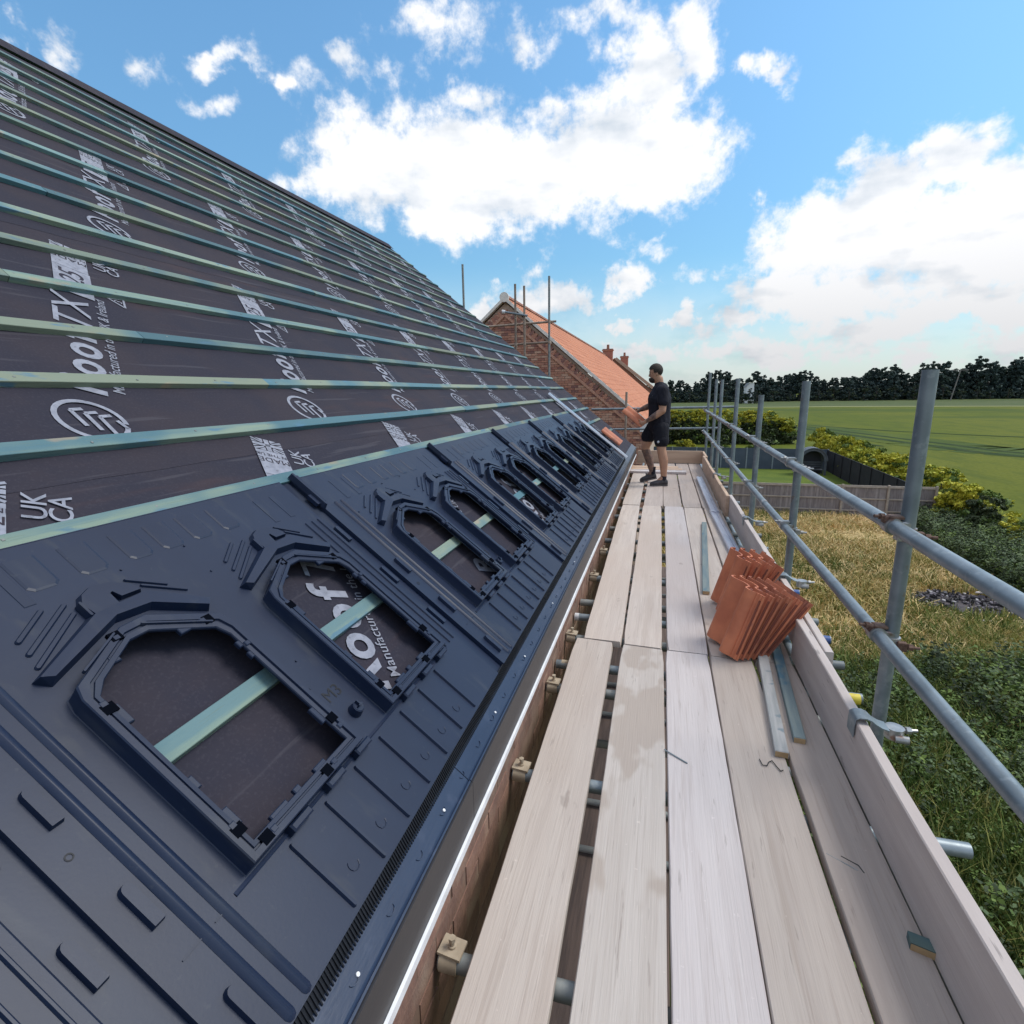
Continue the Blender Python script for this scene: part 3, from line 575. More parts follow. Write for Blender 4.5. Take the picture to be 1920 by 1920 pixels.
def tray_sheet():
    bmx = bmesh.new(); z = 0
    outer = [(-.004, .085), (1.268, .085), (1.268, 1.205), (-.004, 1.205)]
    loops = [outer, shift(OUT, 0), shift(OUT, SB)]
    geo = []
    for L in loops:
        vv = [bmx.verts.new((x, y, 0)) for x, y in L]
        for a, b in zip(vv, vv[1:]+vv[:1]): geo.append(bmx.edges.new((a, b)))
    bmesh.ops.triangle_fill(bmx, use_beauty=True, use_dissolve=False, edges=geo)
    def inside(p, P):
        c = False
        for (x0, y0), (x1, y1) in zip(P, P[1:]+P[:1]):
            if (y0 > p[1]) != (y1 > p[1]) and p[0] < (x1-x0)*(p[1]-y0)/(y1-y0)+x0: c = not c
        return c
    bad = [f for f in bmx.faces if any(inside(f.calc_center_median()[:2], L) for L in loops[1:])]
    bmesh.ops.delete(bmx, geom=bad, context='FACES')
    for f in bmx.faces:
        if f.normal.z < 0: f.normal_flip()
    me = bpy.data.meshes.new('tray_sheet'); bmx.to_mesh(me); bmx.free()
    mb = MB(); mb.v = [tuple(v.co) for v in me.vertices]; mb.f = [tuple(p.vertices) for p in me.polygons]; mb.m = [0]*len(mb.f)
    mb.add([(1.268, .085, 0), (1.276, .085, -.016), (1.346, .085, -.016), (1.268, 1.205, 0), (1.276, 1.205, -.016), (1.346, 1.205, -.016)], [(0, 1, 4, 3), (1, 2, 5, 4)])
    mb.box(-.0045, -.0005, .085, 1.205, -.0150, .0012)
    mb.box(-.002, 1.268, .083, .0855, -.008, 0.0005); mb.box(-.002, 1.268, 1.2035, 1.2060, -.006, .0008)
    mb.add([(.155, .2905, .0007), (1.17, .2905, .0007), (1.17, .2935, .0030), (.155, .2935, .0030), (1.17, .300, .0006), (.155, .300, .0006)], [(0, 1, 2, 3), (3, 2, 4, 5)])
    return mb
for k in range(NT):
    mw = MR @ T(.491+PIT*(k-1), 0, 0)
    if tray0 is None:
        tray0 = empty('mounting_tray', mw, tl[k], 'mounting tray', 'black plastic mounting trays along the eaves')
        tray_sheet().build('tray_sheet', M['plastic'], tray0, mw)
        for dx in (0, SB):
            frame_mb(dx).build('opening_frame', [M['plastic'], M['pit']], tray0, mw, smooth=True, angle=28)
            defl_mb(dx).build('water_deflector', M['plastic'], tray0, mw)
        q_ = ribs_mb().build('moulded_ribs', M['plastic'], tray0, mw); q_['kind'] = 'stuff'
        rails(tray0, mw)
        q_ = seam_mb().build('seam_cap', M['plastic'], tray0, mw); q_['kind'] = 'stuff'
        for x, a, b, z0 in ((.048, .60, .686, 0), (.048, .36, .450, 0), (.048, .12, .208, 0), (1.302, .36, .450, -.016), (1.302, .60, .692, -.016), (1.302, .85, .934, -.016)):
            mb = MB(); P_ = [(x-.0115, a), (x+.0115, a)]+[(x+.0115*math.cos(t_*math.pi/6), b-.012+.012*math.sin(t_*math.pi/6)) for t_ in range(7)]; mb.prism(P_, .0005, .013, top=[(x+(p_[0]-x)*.84, (a+b)/2+(p_[1]-(a+b)/2)*.96) for p_ in P_], cap0=False); mb.build('lug', M['plastic'], tray0, mw @ T(0, 0, z0), smooth=True, angle=40)
        mb = MB(); mb.tube((.668, .372, 0), (.668, .372, .022), .021, 20, r2=.017); mb.tube((.668, .372, .022), (.668, .372, .024), .0165, 20, r2=.014)
        mb.box(.660, .676, .370, .374, .0236, .034); mb.box(.666, .670, .374, .388, .0236, .033); mb.build('knob', M['plastic'], tray0, mw, smooth=True)
        v, f = text_verts('M3', .052, 0, .0012); mb = MB(); mb.add([(.662+x, .450+y, z+.001) for x, y, z in v], f); mb.build('embossed_lettering', M['plastic_black'], tray0, mw)
        v, f = text_verts('o', .030, 0, .0008); mb = MB(); mb.add([(.028-y, .545+x, z+.001) for x, y, z in v], f); mb.build('embossed_number', M['plastic_black'], tray0, mw)
    else: copy_tree(tray0, mw, tl[k])
# bare aluminium verge trim up the side of the last tray
mb = MB(); L = 1.60
mb.add([(-.052, 0, .012), (-.048, 0, .034), (.048, 0, .034), (.052, 0, .012), (-.052, L, .012), (-.048, L, .034), (.048, L, .034), (.052, L, .012)], [(0, 4, 5, 1), (1, 5, 6, 2), (2, 6, 7, 3), (0, 1, 2, 3), (4, 7, 6, 5)])
mb.box(-.012, .012, 0, L, .034, .0365)
tag(mb.build('verge_trim', M['alu'], None, MR @ T(8.63, .06, .004)), 'bare aluminium trim running up the slope past the last mounting tray', 'trim')

# ================================================================== CLAY TILES
TP = [(x*.94, z*1.35) for x, z in [(0, .006), (.012, .018), (.030, .030), (.052, .034), (.075, .030), (.095, .018), (.112, .006), (.135, .001), (.160, 0), (.185, .004), (.205, .016), (.228, .031), (.250, .035), (.272, .030), (.286, .016), (.291, .002), (.300, .004), (.306, -.007), (.316, -.003), (.322, -.012), (.330, -.011)]]
def tile_parts(root, mw, L=.375):
    mb = MB(); th = .011; n = len(TP); vs = []
    for y in (0, L*.5, L):
        for x, z in TP: vs.append((x, y, z+th))
        for x, z in TP[::-1]: vs.append((x, y, z))
    m = 2*n; fs = [tuple(range(m)), tuple(range(3*m-1, 2*m-1, -1))]
    for r in range(2):
        for i in range(m): j = (i+1) % m; fs.append((r*m+i, r*m+m+i, r*m+m+j, r*m+j))
    mb.add(vs, fs); a = mb.build('tile_body', M['terracotta'], root, mw, smooth=True, angle=40)
    mb = MB()
    for x in (.07, .16, .24): mb.cbox(x, x+.03, L-.03, L-.012, -.016, .004, .003)
    for x in (.02, .30): mb.box(x, x+.006, .03, L-.03, -.004, .004)
    mb.build('nibs', M['tile_inner'], root, mw)
tile0 = None
def place_tile(mw, label, group=None):
    global tile0
    if tile0 is None:
        tile0 = empty('clay_tile', mw, label, 'roof tile', group); tile_parts(tile0, mw); return tile0
    return copy_tree(tile0, mw, label, group)
def frame_from(o, x, y):
    x = Vector(x).normalized(); y = Vector(y); y = (y-x*y.dot(x)).normalized(); z = x.cross(y)
    return Matrix(((x.x, y.x, z.x, o[0]), (x.y, y.y, z.y, o[1]), (x.z, y.z, z.z, o[2]), (0, 0, 0, 1)))
tg = 'terracotta tiles stacked against the toe board'
lb = ['front tile of the nearer stack, its broad face turned to the roof', 'second tile of the nearer stack, counted from the roof side', 'third tile of the nearer stack, counted from the roof side', 'fourth tile of the nearer stack, counted from the roof side', 'fifth tile of the nearer stack, with a wider gap before it', 'tile of the nearer stack that leans right on the toe board']
for k in range(6):
    tilt = R([18, 21, 24, 27.5, 31.5, 36][k]); yx = Vector((.277, -.96, 0)).normalized(); out = Vector((.96, .277, 0)).normalized(); up = out*math.sin(tilt)+Vector((0, 0, math.cos(tilt)))
    place_tile(frame_from(Vector((.335+[0, .029, .058, .088, .118, .150][k], 3.113+.012*k, .014)), yx, up), lb[k], tg)
lb2 = ['front tile of the further stack, its rounded roll highest', 'second tile of the further stack, half hidden by the nearer one', 'third tile of the further stack, half hidden by the nearer one', 'rearmost tile of the further stack, against the toe board']
for k in range(4):
    tilt = R([16, 20, 25, 31][k]); yx = Vector((.10, -.995, 0)).normalized(); out = Vector((.995, .10, 0)).normalized(); up = out*math.sin(tilt)+Vector((0, 0, math.cos(tilt)))
    place_tile(frame_from(Vector((.410+.036*k, 3.71+.012*k, .014)), yx, up), lb2[k], tg)
# one tile laid by the verge, one in the roofer's hands
place_tile(MR @ T(8.80, .27, .050) @ Matrix.Rotation(R(-4), 4, 'Y'), 'tile lying on the slope just past the aluminium trim')
place_tile(MR @ T(9.10, .275, .030) @ Matrix.Rotation(R(-3), 4, 'Y'), 'second tile on the slope, beyond the one next to the aluminium trim')

# ================================================================== SCAFFOLD
def deck_board(p0, p1, q0, q1, m='board', label='', z1=0.0, cat='scaffold board', group='boards of the working platform'):
    """p0,p1 left/right near corner (x,y); q0,q1 far corners"""
    z1 = z1+random.uniform(-.002, .002)
    ox, oy = (p0[0]+q1[0])/2, (p0[1]+q1[1])/2
    mb = MB(); n = 26; vs = []; rr = random.Random(int(1000*(p0[0]+p0[1])+77)); ph = rr.uniform(0, 6)
    for k in range(n+1):
        t = k/n; a = Vector(p0).lerp(Vector(q0), t); b = Vector(p1).lerp(Vector(q1), t)
        a.x += .0012*math.sin(9*t+ph)+rr.uniform(-.0010, .0010); b.x += .0012*math.sin(7*t+ph)+rr.uniform(-.0010, .0010)
        zz = z1+.0018*math.sin(5*t+ph)
        r = .006 if k in (0, n) else 0
        for (x, y, z) in ((a.x, a.y, z1-.038), (b.x, b.y, z1-.038), (b.x-r, b.y, zz-.004), (b.x-.003-r, b.y, zz), (a.x+.003+r, a.y, zz), (a.x+r, a.y, zz-.004)): vs.append((x-ox, y-oy, z))
    fs = [(0, 1, 2, 3, 4, 5), tuple(range(6*n+5, 6*n-1, -1))]
    for k in range(n):
        for i in range(6): j = (i+1) % 6; fs.append((6*k+i, 6*k+6+i, 6*k+6+j, 6*k+j))
    mb.add(vs, fs); o = mb.build('scaffold_board', M[m], None, T(ox, oy, 0)); return tag(o, label, cat, group)
bn = ['next to the roof', 'second from the roof', 'in the middle', 'second from the toe board', 'along the toe board']
near = [((-.373, -1.0), (-.160, -1.0), (-.440, 2.90), (-.222, 2.885)), ((-.136, -1.0), (.068, -1.0), (-.160, 2.86), (.066, 2.84)), ((.078, -1.0), (.300, -1.0), (.074, 2.84), (.296, 2.835)), ((.306, -1.0), (.528, -1.0), (.304, 2.83), (.524, 2.83)), ((.541, -1.0), (.712, -1.0), (.536, 2.83), (.712, 2.83))]
mats_n = ['board', 'board_stain', 'board_pale', 'board', 'board_brown']
# near row follows the photographed joint lines
near = [((-.385, -.95), (-.170, -.95), (-.437, 2.915), (-.222, 2.90)), ((-.130, -.95), (.082, -.95), (-.168, 2.885), (.058, 2.87)), ((.088, -.95), (.303, -.95), (.070, 2.868), (.291, 2.866)), ((.3085, -.95), (.528, -.95), (.2965, 2.864), (.516, 2.862)), ((.543, -.95), (.713, -.95), (.534, 2.86), (.713, 2.86))]
for k, (a, b, c, d) in enumerate(near): deck_board(a, b, c, d, mats_n[k], 'scaffold board of the nearest row, '+bn[k])
mid = [((-.396, 2.925), (-.176, 2.92), (-.452, 6.80), (-.236, 6.80)), ((-.164, 2.90), (.050, 2.89), (-.198, 6.80), (.026, 6.80)), ((.078, 2.88), (.296, 2.875), (.064, 6.79), (.284, 6.79)), ((.302, 2.872), (.516, 2.87), (.290, 6.79), (.505, 6.79)), ((.528, 2.87), (.713, 2.87), (.520, 6.79), (.713, 6.79))]
for k, (a, b, c, d) in enumerate(mid): deck_board(a, b, c, d, ['board', 'board', 'board_pale', 'board', 'board'][k], 'scaffold board of the middle row, '+bn[k])
far = [((-.456, 6.815), (-.238, 6.815), (-.462, 9.52), (-.248, 9.52)), ((-.190, 6.815), (.044, 6.815), (-.196, 10.9), (.030, 10.9)), ((.048, 6.805), (.270, 6.805), (.040, 10.97), (.256, 10.97)), ((.285, 6.805), (.500, 6.805), (.274, 10.98), (.494, 10.98)), ((.514, 6.805), (.713, 6.805), (.505, 10.98), (.713, 10.98))]
for k, (a, b, c, d) in enumerate(far): deck_board(a, b, c, d, ['board', 'board_brown', 'board_brown', 'board_brown', 'board_brown'][k], 'scaffold board of the furthest row, '+bn[k])
# boards laid crossways at the far end
for k, (y, z) in enumerate(((9.64, .040), (9.90, .040), (10.16, .040))):
    mb = MB(); mb.cbox(-.58, .58-.06*k, -.11, .11, -.019, .019, .003)
    tag(mb.build('cross_board', M['toe_warm'] if k else M['board_pale'], None, T(-.02-.14, y, z-.019)), ['nearest of the short boards laid crossways behind the roofer', 'middle one of the short boards laid crossways behind the roofer', 'furthest of the short boards laid crossways behind the roofer'][k], 'board', 'short boards across the platform end')
# boards of the lift below
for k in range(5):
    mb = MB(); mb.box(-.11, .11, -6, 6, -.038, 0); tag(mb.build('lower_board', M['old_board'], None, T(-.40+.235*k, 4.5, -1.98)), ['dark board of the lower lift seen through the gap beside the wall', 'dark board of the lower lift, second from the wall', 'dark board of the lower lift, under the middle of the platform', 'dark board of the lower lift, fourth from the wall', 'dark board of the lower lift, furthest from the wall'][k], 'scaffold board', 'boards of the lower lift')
RT = .02415
for k in range(17):
    y = .9+.62*k+.12*math.sin(k*2.3); mb = MB(); mb.tube((XW+.01, 0, 0), (.95, .02, 0), RT, 14, hollow=True)
    tag(mb.build('cross_tube', [M['galv_dark'], M['in']], None, T(0, y, -1.945 if k % 3 else -.62), smooth=True, angle=50), 'dull cross tube of the lower lift glimpsed between the first two boards', 'scaffold tube', 'cross tubes of the lower lift')
# toe boards on edge
def toe(x0, x1, y0, y1, h, m, label):
    mb = MB(); n = 24; vs = []; rr = random.Random(int(y0*10)+5)
    for k in range(n+1):
        y = y0+(y1-y0)*k/n; d = .002*math.sin(k*.7)+rr.uniform(-.0012, .0012)
        vs += [(x0, y, .002), (x1, y, .002), (x1+d, y, h-.003), (x1-.003+d, y, h+rr.uniform(-.001, .001)), (x0+.004+d, y, h+rr.uniform(-.001, .001)), (x0+d, y, h-.004)]
    fs = [(0, 1, 2, 3, 4, 5), tuple(range(6*n+5, 6*n-1, -1))]
    for k in range(n):
        for i in range(6): j = (i+1) % 6; fs.append((6*k+i, 6*k+6+i, 6*k+6+j, 6*k+j))
    mb.add(vs, fs); return tag(mb.build('toe_board', M[m]), label, 'toe board', 'boards on edge round the platform')
toe(.716, .754, -.95, 2.95, .232, 'toe', 'pale toe board on edge, nearest to the camera')
toe(.7565, .793, 2.55, 6.45, .236, 'toe', 'toe board on edge beside the stacked tiles')
toe(.7165, .7545, 6.35, 10.25, .240, 'toe_warm', 'toe board on edge right of the roofer')
toe(.7565, .793, 10.15, 11.06, .236, 'toe_warm', 'short toe board piece at the far right corner')
mb = MB(); mb.cbox(-.46, .755, 11.0, 11.038, .0, .245, .003); tag(mb.build('toe_board', M['toe_warm']), 'toe board on edge closing the far end behind the roofer', 'toe board', 'boards on edge round the platform')
# tubes
RT = .02415
def tube_obj(name, p, q, m, label, group, cat='scaffold tube', tape=None):
    p = Vector(p); q = Vector(q); mb = MB(); o = p
    mb.tube((0, 0, 0), q-p, RT, 20, hollow=True)
    ob = mb.build(name, [M[m], M['in']], None, T(*p), smooth=True, angle=50); tag(ob, label, cat, group); return ob
posts = [(2.155, 1.462, 0), (3.80, 1.45, .006), (5.44, 1.352, -.01), (7.13, 1.53, .012), (9.03, 1.55, .01), (10.03, 1.575, 0), (11.5, 1.722, .0)]
pl = ['nearest upright tube, tallest in the photo, right of the toe board', 'second upright tube from the camera along the guard rail', 'third upright tube from the camera, the shortest of the row', 'fourth upright tube from the camera along the guard rail', 'fifth upright tube from the camera along the guard rail', 'sixth upright tube from the camera along the guard rail', 'last upright tube at the far corner of the platform']
for k, (y, z, dx) in enumerate(posts): tube_obj('scaffold_standard', (.85+dx*.5, y, G), (.85-dx*.3, y, z), 'galv', pl[k], 'uprights on the field side')
tube_obj('scaffold_standard', (.85, .50, G), (.85, .50, 1.5), 'galv', 'upright tube beside the camera, right of the view', 'uprights on the field side')
rl = 'guard rail tubes'
tube_obj('guard_rail', (.805, -1.6, .900), (.800, 4.58, .944), 'galv', 'upper guard rail tube, nearer length', rl, 'guard rail')
tube_obj('guard_rail', (.800, 4.59, .944), (.800, 11.72, .998), 'galv', 'upper guard rail tube, further length', rl, 'guard rail')
tube_obj('guard_rail', (.802, -1.6, .492), (.800, 4.54, .523), 'galv', 'lower guard rail tube, nearer length', rl, 'guard rail')
tube_obj('guard_rail', (.800, 4.55, .523), (.800, 11.72, .585), 'galv', 'lower guard rail tube, further length', rl, 'guard rail')
tube_obj('guard_rail', (-1.46, 11.555, 1.032), (1.33, 11.555, 1.064), 'galv', 'upper guard rail across the far end of the platform', rl, 'guard rail')
tube_obj('guard_rail', (-1.35, 11.555, .612), (1.12, 11.555, .650), 'galv', 'lower guard rail across the far end of the platform', rl, 'guard rail')
tube_obj('scaffold_standard', (-.745, 11.50, G), (-.745, 11.50, 1.38), 'tube_brown', 'brown upright tube at the far eaves corner, left of the roofer', 'uprights at the gable end')
ts = [(1.053, .95), (1.793, 1.018), (2.453, .93), (2.70, .985), (3.035, 1.0), (3.36, 1.02), (3.62, 1.015), (4.15, 1.02), (4.87, .98), (5.3, 1.0), (5.8, 1.02), (6.4, 1.0), (6.85, .99), (7.5, 1.02), (8.1, 1.0), (8.7, 1.0), (9.3, .99), (10.0, 1.02), (10.7, 1.0), (.35, .95)]
tn = ['first', 'second', 'third', 'fourth', 'fifth', 'sixth', 'seventh', 'eighth', 'ninth', 'tenth', 'eleventh', 'twelfth', 'thirteenth', 'fourteenth', 'fifteenth', 'sixteenth', 'seventeenth', 'eighteenth', 'nineteenth', 'twentieth']
for k, (y, xe) in enumerate(ts):
    m = ['galv_dark', 'galv', 'galv_dark', 'galv'][k % 4]
    p = Vector((XW+.008, y-.004, -.064)); q = Vector((xe, y+.01, -.064)); lab = 'cross tube under the boards, %s from the camera, its end touching the wall' % tn[k] if k < 19 else 'cross tube under the boards at the very bottom of the view'
    o = tube_obj('cross_tube', p, q, m, lab, 'cross tubes carrying the platform')
    if k == 3:
        MB().tube((1.39, .004, 0), (1.485, .004, 0), RT+.0015, 18, cap=True).build('yellow_tape', M['yellow'], o, T(*p), smooth=True); MB().tube((.40, .002, 0), (.44, .002, 0), RT+.0015, 18).build('yellow_tape', M['yellow'], o, T(*p), smooth=True)
        MB().tube((.03, .002, 0), (.09, .002, 0), RT+.0012, 18).build('cream_paint', M['fitting'], o, T(*p), smooth=True)
    if k in (5, 7): MB().tube((xe+.44, .006, 0), (xe+.505, .008, 0), RT+.0015, 18).build('blue_tape', M['blue'], o, T(*p), smooth=True)
    if k in (5,): MB().tube((.0, .0, 0), (.028, .0, 0), RT+.0015, 18).build('white_tape', M['white'], o, T(*p), smooth=True)
# ledgers below along the platform
tube_obj('ledger_tube', (.79, -1.5, -.115), (.79, 11.7, -.115), 'galv', 'long tube under the outer edge of the platform', 'ledger tubes')
tube_obj('ledger_tube', (-.36, -1.5, -.115), (-.36, 11.7, -.115), 'galv_dark', 'long tube under the platform close to the wall', 'ledger tubes')
tube_obj('ledger_tube', (-.36, -1.5, -2.05), (-.36, 11.7, -2.05), 'galv_dark', 'long tube of the lower lift close to the wall', 'ledger tubes')
# putlog clips at the wall ends
clip0 = None
for k, (y, xe) in enumerate(ts):
    if k not in (0, 1, 2, 4, 7, 8): continue
    mw = T(XW+.040, y-.004, -.064)
    lab = 'dusty clip with a bolt on the wall end of cross tube %d from the camera' % (k+1)
    lab = {0: 'cream clip with a bolt on the nearest cross tube end by the wall', 1: 'dusty clip on the second cross tube end by the wall', 2: 'dusty clip on the third cross tube end by the wall', 4: 'dusty clip on the fifth cross tube end by the wall', 7: 'dusty clip on the eighth cross tube end by the wall', 8: 'dusty clip on the ninth cross tube end by the wall'}[k]
    if clip0 is None:
        clip0 = empty('tube_clip', mw, lab, 'clip', 'clips on the cross tubes by the wall')
        MB().tube((-.028, 0, 0), (.022, 0, 0), RT+.004, 20).build('clip_band', M['fitting'], clip0, mw, smooth=True)
        mb = MB(); mb.hexa([(-.035, -.012, RT+.002), (.030, -.018, RT), (.034, .034, RT+.004), (-.030, .042, RT+.004), (-.035, -.012, RT+.010), (.030, -.018, RT+.008), (.034, .034, RT+.012), (-.030, .042, RT+.012)]); mb.build('clip_plate', M['fitting'], clip0, mw)
        mb = MB(); mb.tube((.0, .012, RT+.008), (.0, .012, RT+.016), .011, 12); mb.tube((0, .012, RT+.016), (0, .012, RT+.034), .0065, 10); mb.tube((0, .012, RT+.030), (0, .012, RT+.040), .010, 6); mb.build('clip_bolt', M['fitting'], clip0, mw, smooth=True)
    else: copy_tree(clip0, mw, lab)
# couplers joining rail and upright
def bolt(mb, p, d, L=.05):
    p = Vector(p); d = Vector(d).normalized(); mb.tube(p, p+d*L, .0058, 8); mb.tube(p+d*L*.35, p+d*L*.62, .0125, 6); 
def coupler(mw, label, rusty, parent=None):
    r = empty('tube_coupler', mw, label, 'scaffold coupler', 'couplers on the guard rails')
    a = MB().tube((0, -.024, 0), (0, .024, 0), RT+.0055, 20); a.build('rail_band', M['clamp'], r, mw, smooth=True)
    a = MB().tube((.050, .0, -.052), (.050, .0, -.006), RT+.0055, 20); a.build('upright_band', M['clamp'], r, mw, smooth=True)
    a = MB(); a.cbox(.018, .052, -.022, .022, -.052, .018, .004); a.build('coupler_block', M['clamp'], r, mw)
    a = MB(); a.cbox(-.014, .030, -.020, .020, RT+.002, RT+.013, .003); a.cbox(-.030, -.012, -.016, .016, .010, RT+.010, .003); bolt(a, (-.012, 0, RT+.006), (-1, -.25, .1), .052); a.build('rail_bolt', M['rust' if rusty else 'clamp'], r, mw, smooth=True, angle=30)
    a = MB(); a.cbox(.060, .090, -.040, -.022, -.046, -.012, .003); bolt(a, (.075, -.030, -.029), (1, -.15, 0), .055); a.build('upright_bolt', M['rust' if rusty else 'clamp'], r, mw, smooth=True, angle=30)
    return r
c_r = c_c = None
on = ['nearest', 'second', 'third', 'fourth', 'fifth', 'sixth', 'last']
for k, (y, z, dx) in enumerate(posts):
    for lvl in (0, 1):
        zr = (.900+.0071*(y+1.6)) if lvl == 0 else (.492+.0055*(y+1.6)); mw = T(.800, y-.002, zr)
        lab = '%scoupler holding the %s guard rail to the %s upright' % ('rusty ' if k == 0 else '', ['upper', 'lower'][lvl], on[k])
        if k == 0:
            if c_r is None: c_r = coupler(mw, lab, True)
            else: copy_tree(c_r, mw, lab)
        elif c_c is None: c_c = coupler(mw, lab, False)
        else: copy_tree(c_c, mw, lab)
# sleeves at rail joints
for (y, z, lab) in ((4.585, .944, 'sleeve joining the two lengths of the upper guard rail'), (4.545, .523, 'sleeve joining the two lengths of the lower guard rail')):
    mb = MB().tube((0, -.035, 0), (0, .035, 0), RT+.003, 20); tag(mb.build('tube_sleeve', M['clamp'], None, T(.80, y, z), smooth=True), lab, 'tube sleeve')
# straps over the toe board at some uprights
strap0 = None
for k, (y, z, lab) in enumerate(((2.02, .236, 'grey steel strap over the toe board at the nearest upright'), (3.60, .240, 'grey strap over the toe board behind the stacked tiles'), (5.24, .240, 'strap over the toe board at the third upright'), (8.0, .240, 'strap over the toe board level with the roofer'))):
    x = .0 if k in (0, 3) else .040; mw = T(.735+x, y, z)
    if strap0 is None:
        strap0 = empty('toe_board_strap', mw, lab, 'strap', 'straps over the toe boards')
        mb = MB(); vs = []; n = 14; L = .036
        path = [(-.0245, -.062), (-.0250, -.020), (-.0240, .006), (-.012, .014), (.010, .014), (.026, .008), (.040, -.004), (.062, -.016), (.085, -.022)]
        for x_, z_ in path: vs += [(x_, -L, z_), (x_, L*.9-(.010 if x_ > .03 else 0), z_), (x_+.003, L*.9-(.010 if x_ > .03 else 0), z_+.004), (x_+.003, -L, z_+.004)]
        fs = []
        for i in range(len(path)-1):
            for a in range(4): b = (a+1) % 4; fs.append((4*i+a, 4*i+4+a, 4*i+4+b, 4*i+b))
        fs += [(0, 1, 2, 3), tuple(range(len(vs)-1, len(vs)-5, -1))]; mb.add(vs, fs); mb.build('strap_plate', M['galv'], strap0, mw, smooth=True, angle=60)
        mb = MB(); mb.tube((.115, .0, -.060), (.115, .0, -.020), RT+.006, 18); mb.build('strap_band', M['clamp'], strap0, mw, smooth=True)
        mb = MB(); mb.tube((.110, -.028, -.050), (.150, -.036, -.046), .014, 12); bolt(mb, (.13, .0, -.03), (1, .15, 0), .06); mb.build('strap_bolt', M['clamp'], strap0, mw, smooth=True)
    else: copy_tree(strap0, mw, lab)
# gable end scaffold
gs = [((-2.46, 12.0), 3.80, 'tall upright at the gable end, right of the other two'), ((-3.01, 12.0), 3.64, 'middle upright of the three at the gable end'), ((-3.21, 12.0), 3.69, 'left upright of the three at the gable end'), ((-4.40, 12.0), 4.17, 'lone upright standing above the far ridge corner')]
for (x, y), z, lab in gs: tube_obj('scaffold_standard', (x, y, G), (x, y, z), 'tube_brown' if x < -2.5 and x > -4 else 'galv_dark', lab, 'uprights at the gable end')
tube_obj('cross_tube', (-4.1, 12.06, 2.84), (-2.32, 12.06, 2.89), 'tube_brown', 'upper brown tube tied across the gable end uprights', 'tubes across the gable end')
tube_obj('cross_tube', (-3.60, 12.06, 2.43), (-2.44, 12.06, 2.465), 'tube_brown', 'lower brown tube tied across the gable end uprights', 'tubes across the gable end')
ct_ = tube_obj('cross_tube', (-3.43, 11.95, 3.12), (-2.93, 11.95, 3.02), 'galv', 'short tube with a white cap on the gable end uprights', 'tubes across the gable end')
MB().tube((0, 0, 0), (-.07, -.02, .01), .04, 14).build('tube_cap', M['white'], ct_, T(-3.43, 11.95, 3.12), smooth=True)
g0 = None
for k, (x, z) in enumerate(((-3.21, 2.865), (-3.01, 2.87), (-2.46, 2.885), (-3.21, 2.44), (-3.01, 2.445), (-2.46, 2.46))):
    mw = T(x, 12.03, z); lab = ['coupler where the upper gable tube meets the left upright', 'coupler where the upper gable tube meets the middle upright', 'coupler where the upper gable tube meets the tall upright', 'coupler where the lower gable tube meets the left upright', 'coupler where the lower gable tube meets the middle upright', 'coupler where the lower gable tube meets the tall upright'][k]
    if g0 is None:
        g0 = empty('gable_coupler', mw, lab, 'scaffold coupler', 'couplers at the gable end')
        MB().tube((-.03, .03, 0), (.03, .03, 0), RT+.008, 12).build('rail_band', M['tube_brown'], g0, mw, smooth=True)
        MB().tube((0, -.03, -.03), (0, -.03, .03), RT+.008, 12).build('upright_band', M['tube_brown'], g0, mw, smooth=True)
    else: copy_tree(g0, mw, lab)

# ================================================================== LOOSE THINGS ON THE PLATFORM
def stick(p, q, wd, th, m, name, label, cat, z0=0.001, end=True, group=None):
    p = Vector((*p, 0)); q = Vector((*q, 0)); d = q-p; L = d.length; x = d.normalized(); y = Vector((-x.y, x.x, 0))
    mw = Matrix(((y.x, x.x, 0, p.x), (y.y, x.y, 0, p.y), (0, 0, 1, z0), (0, 0, 0, 1)))
    r = empty(name, mw, label, cat, group)
    mb = MB(); mb.cbox(-wd/2, wd/2, 0, L, 0, th, .0025); mb.build('batten_length', M[m], r, mw)
    if end:
        mb = MB(); mb.box(-wd/2+.002, wd/2-.002, -.0012, .0005, .001, th-.003); mb.build('sawn_end', M['cutwood'], r, mw)
    return r
stick((.503, 2.055), (.600, 3.35), .050, .026, 'batten_grey', 'loose_batten', 'weathered grey batten on the boards, running under the stacked tiles', 'batten')
stick((.590, 2.165), (.678, 3.35), .046, .026, 'batten_teal', 'loose_batten', 'blue-green batten on the boards, next to the toe board and under the tiles', 'batten')
stick((.343, 3.80), (.470, 5.93), .048, .026, 'batten_teal', 'loose_batten', 'short teal batten lying alone behind the stacked tiles', 'batten')
r = empty('batten_offcut', T(.695, 1.335, .001) @ Matrix.Rotation(R(-12), 4, 'Z'), 'small blue-green batten offcut beside the near toe board', 'offcut'); mw = W[r]
mb = MB(); mb.hexa([(-.026, -.012, 0), (.026, -.016, 0), (.022, .020, 0), (-.028, .022, 0), (-.026, -.012, .024), (.026, -.016, .024), (.022, .020, .024), (-.028, .022, .024)]); mb.build('offcut_block', M['batten'], r, mw)
mb = MB(); mb.add([(-.0255, -.0135, .001), (.0255, -.0172, .001), (.0255, -.0172, .022), (-.0255, -.0135, .022)], [(0, 1, 2, 3)]); mb.build('sawn_end', M['cutwood'], r, mw)
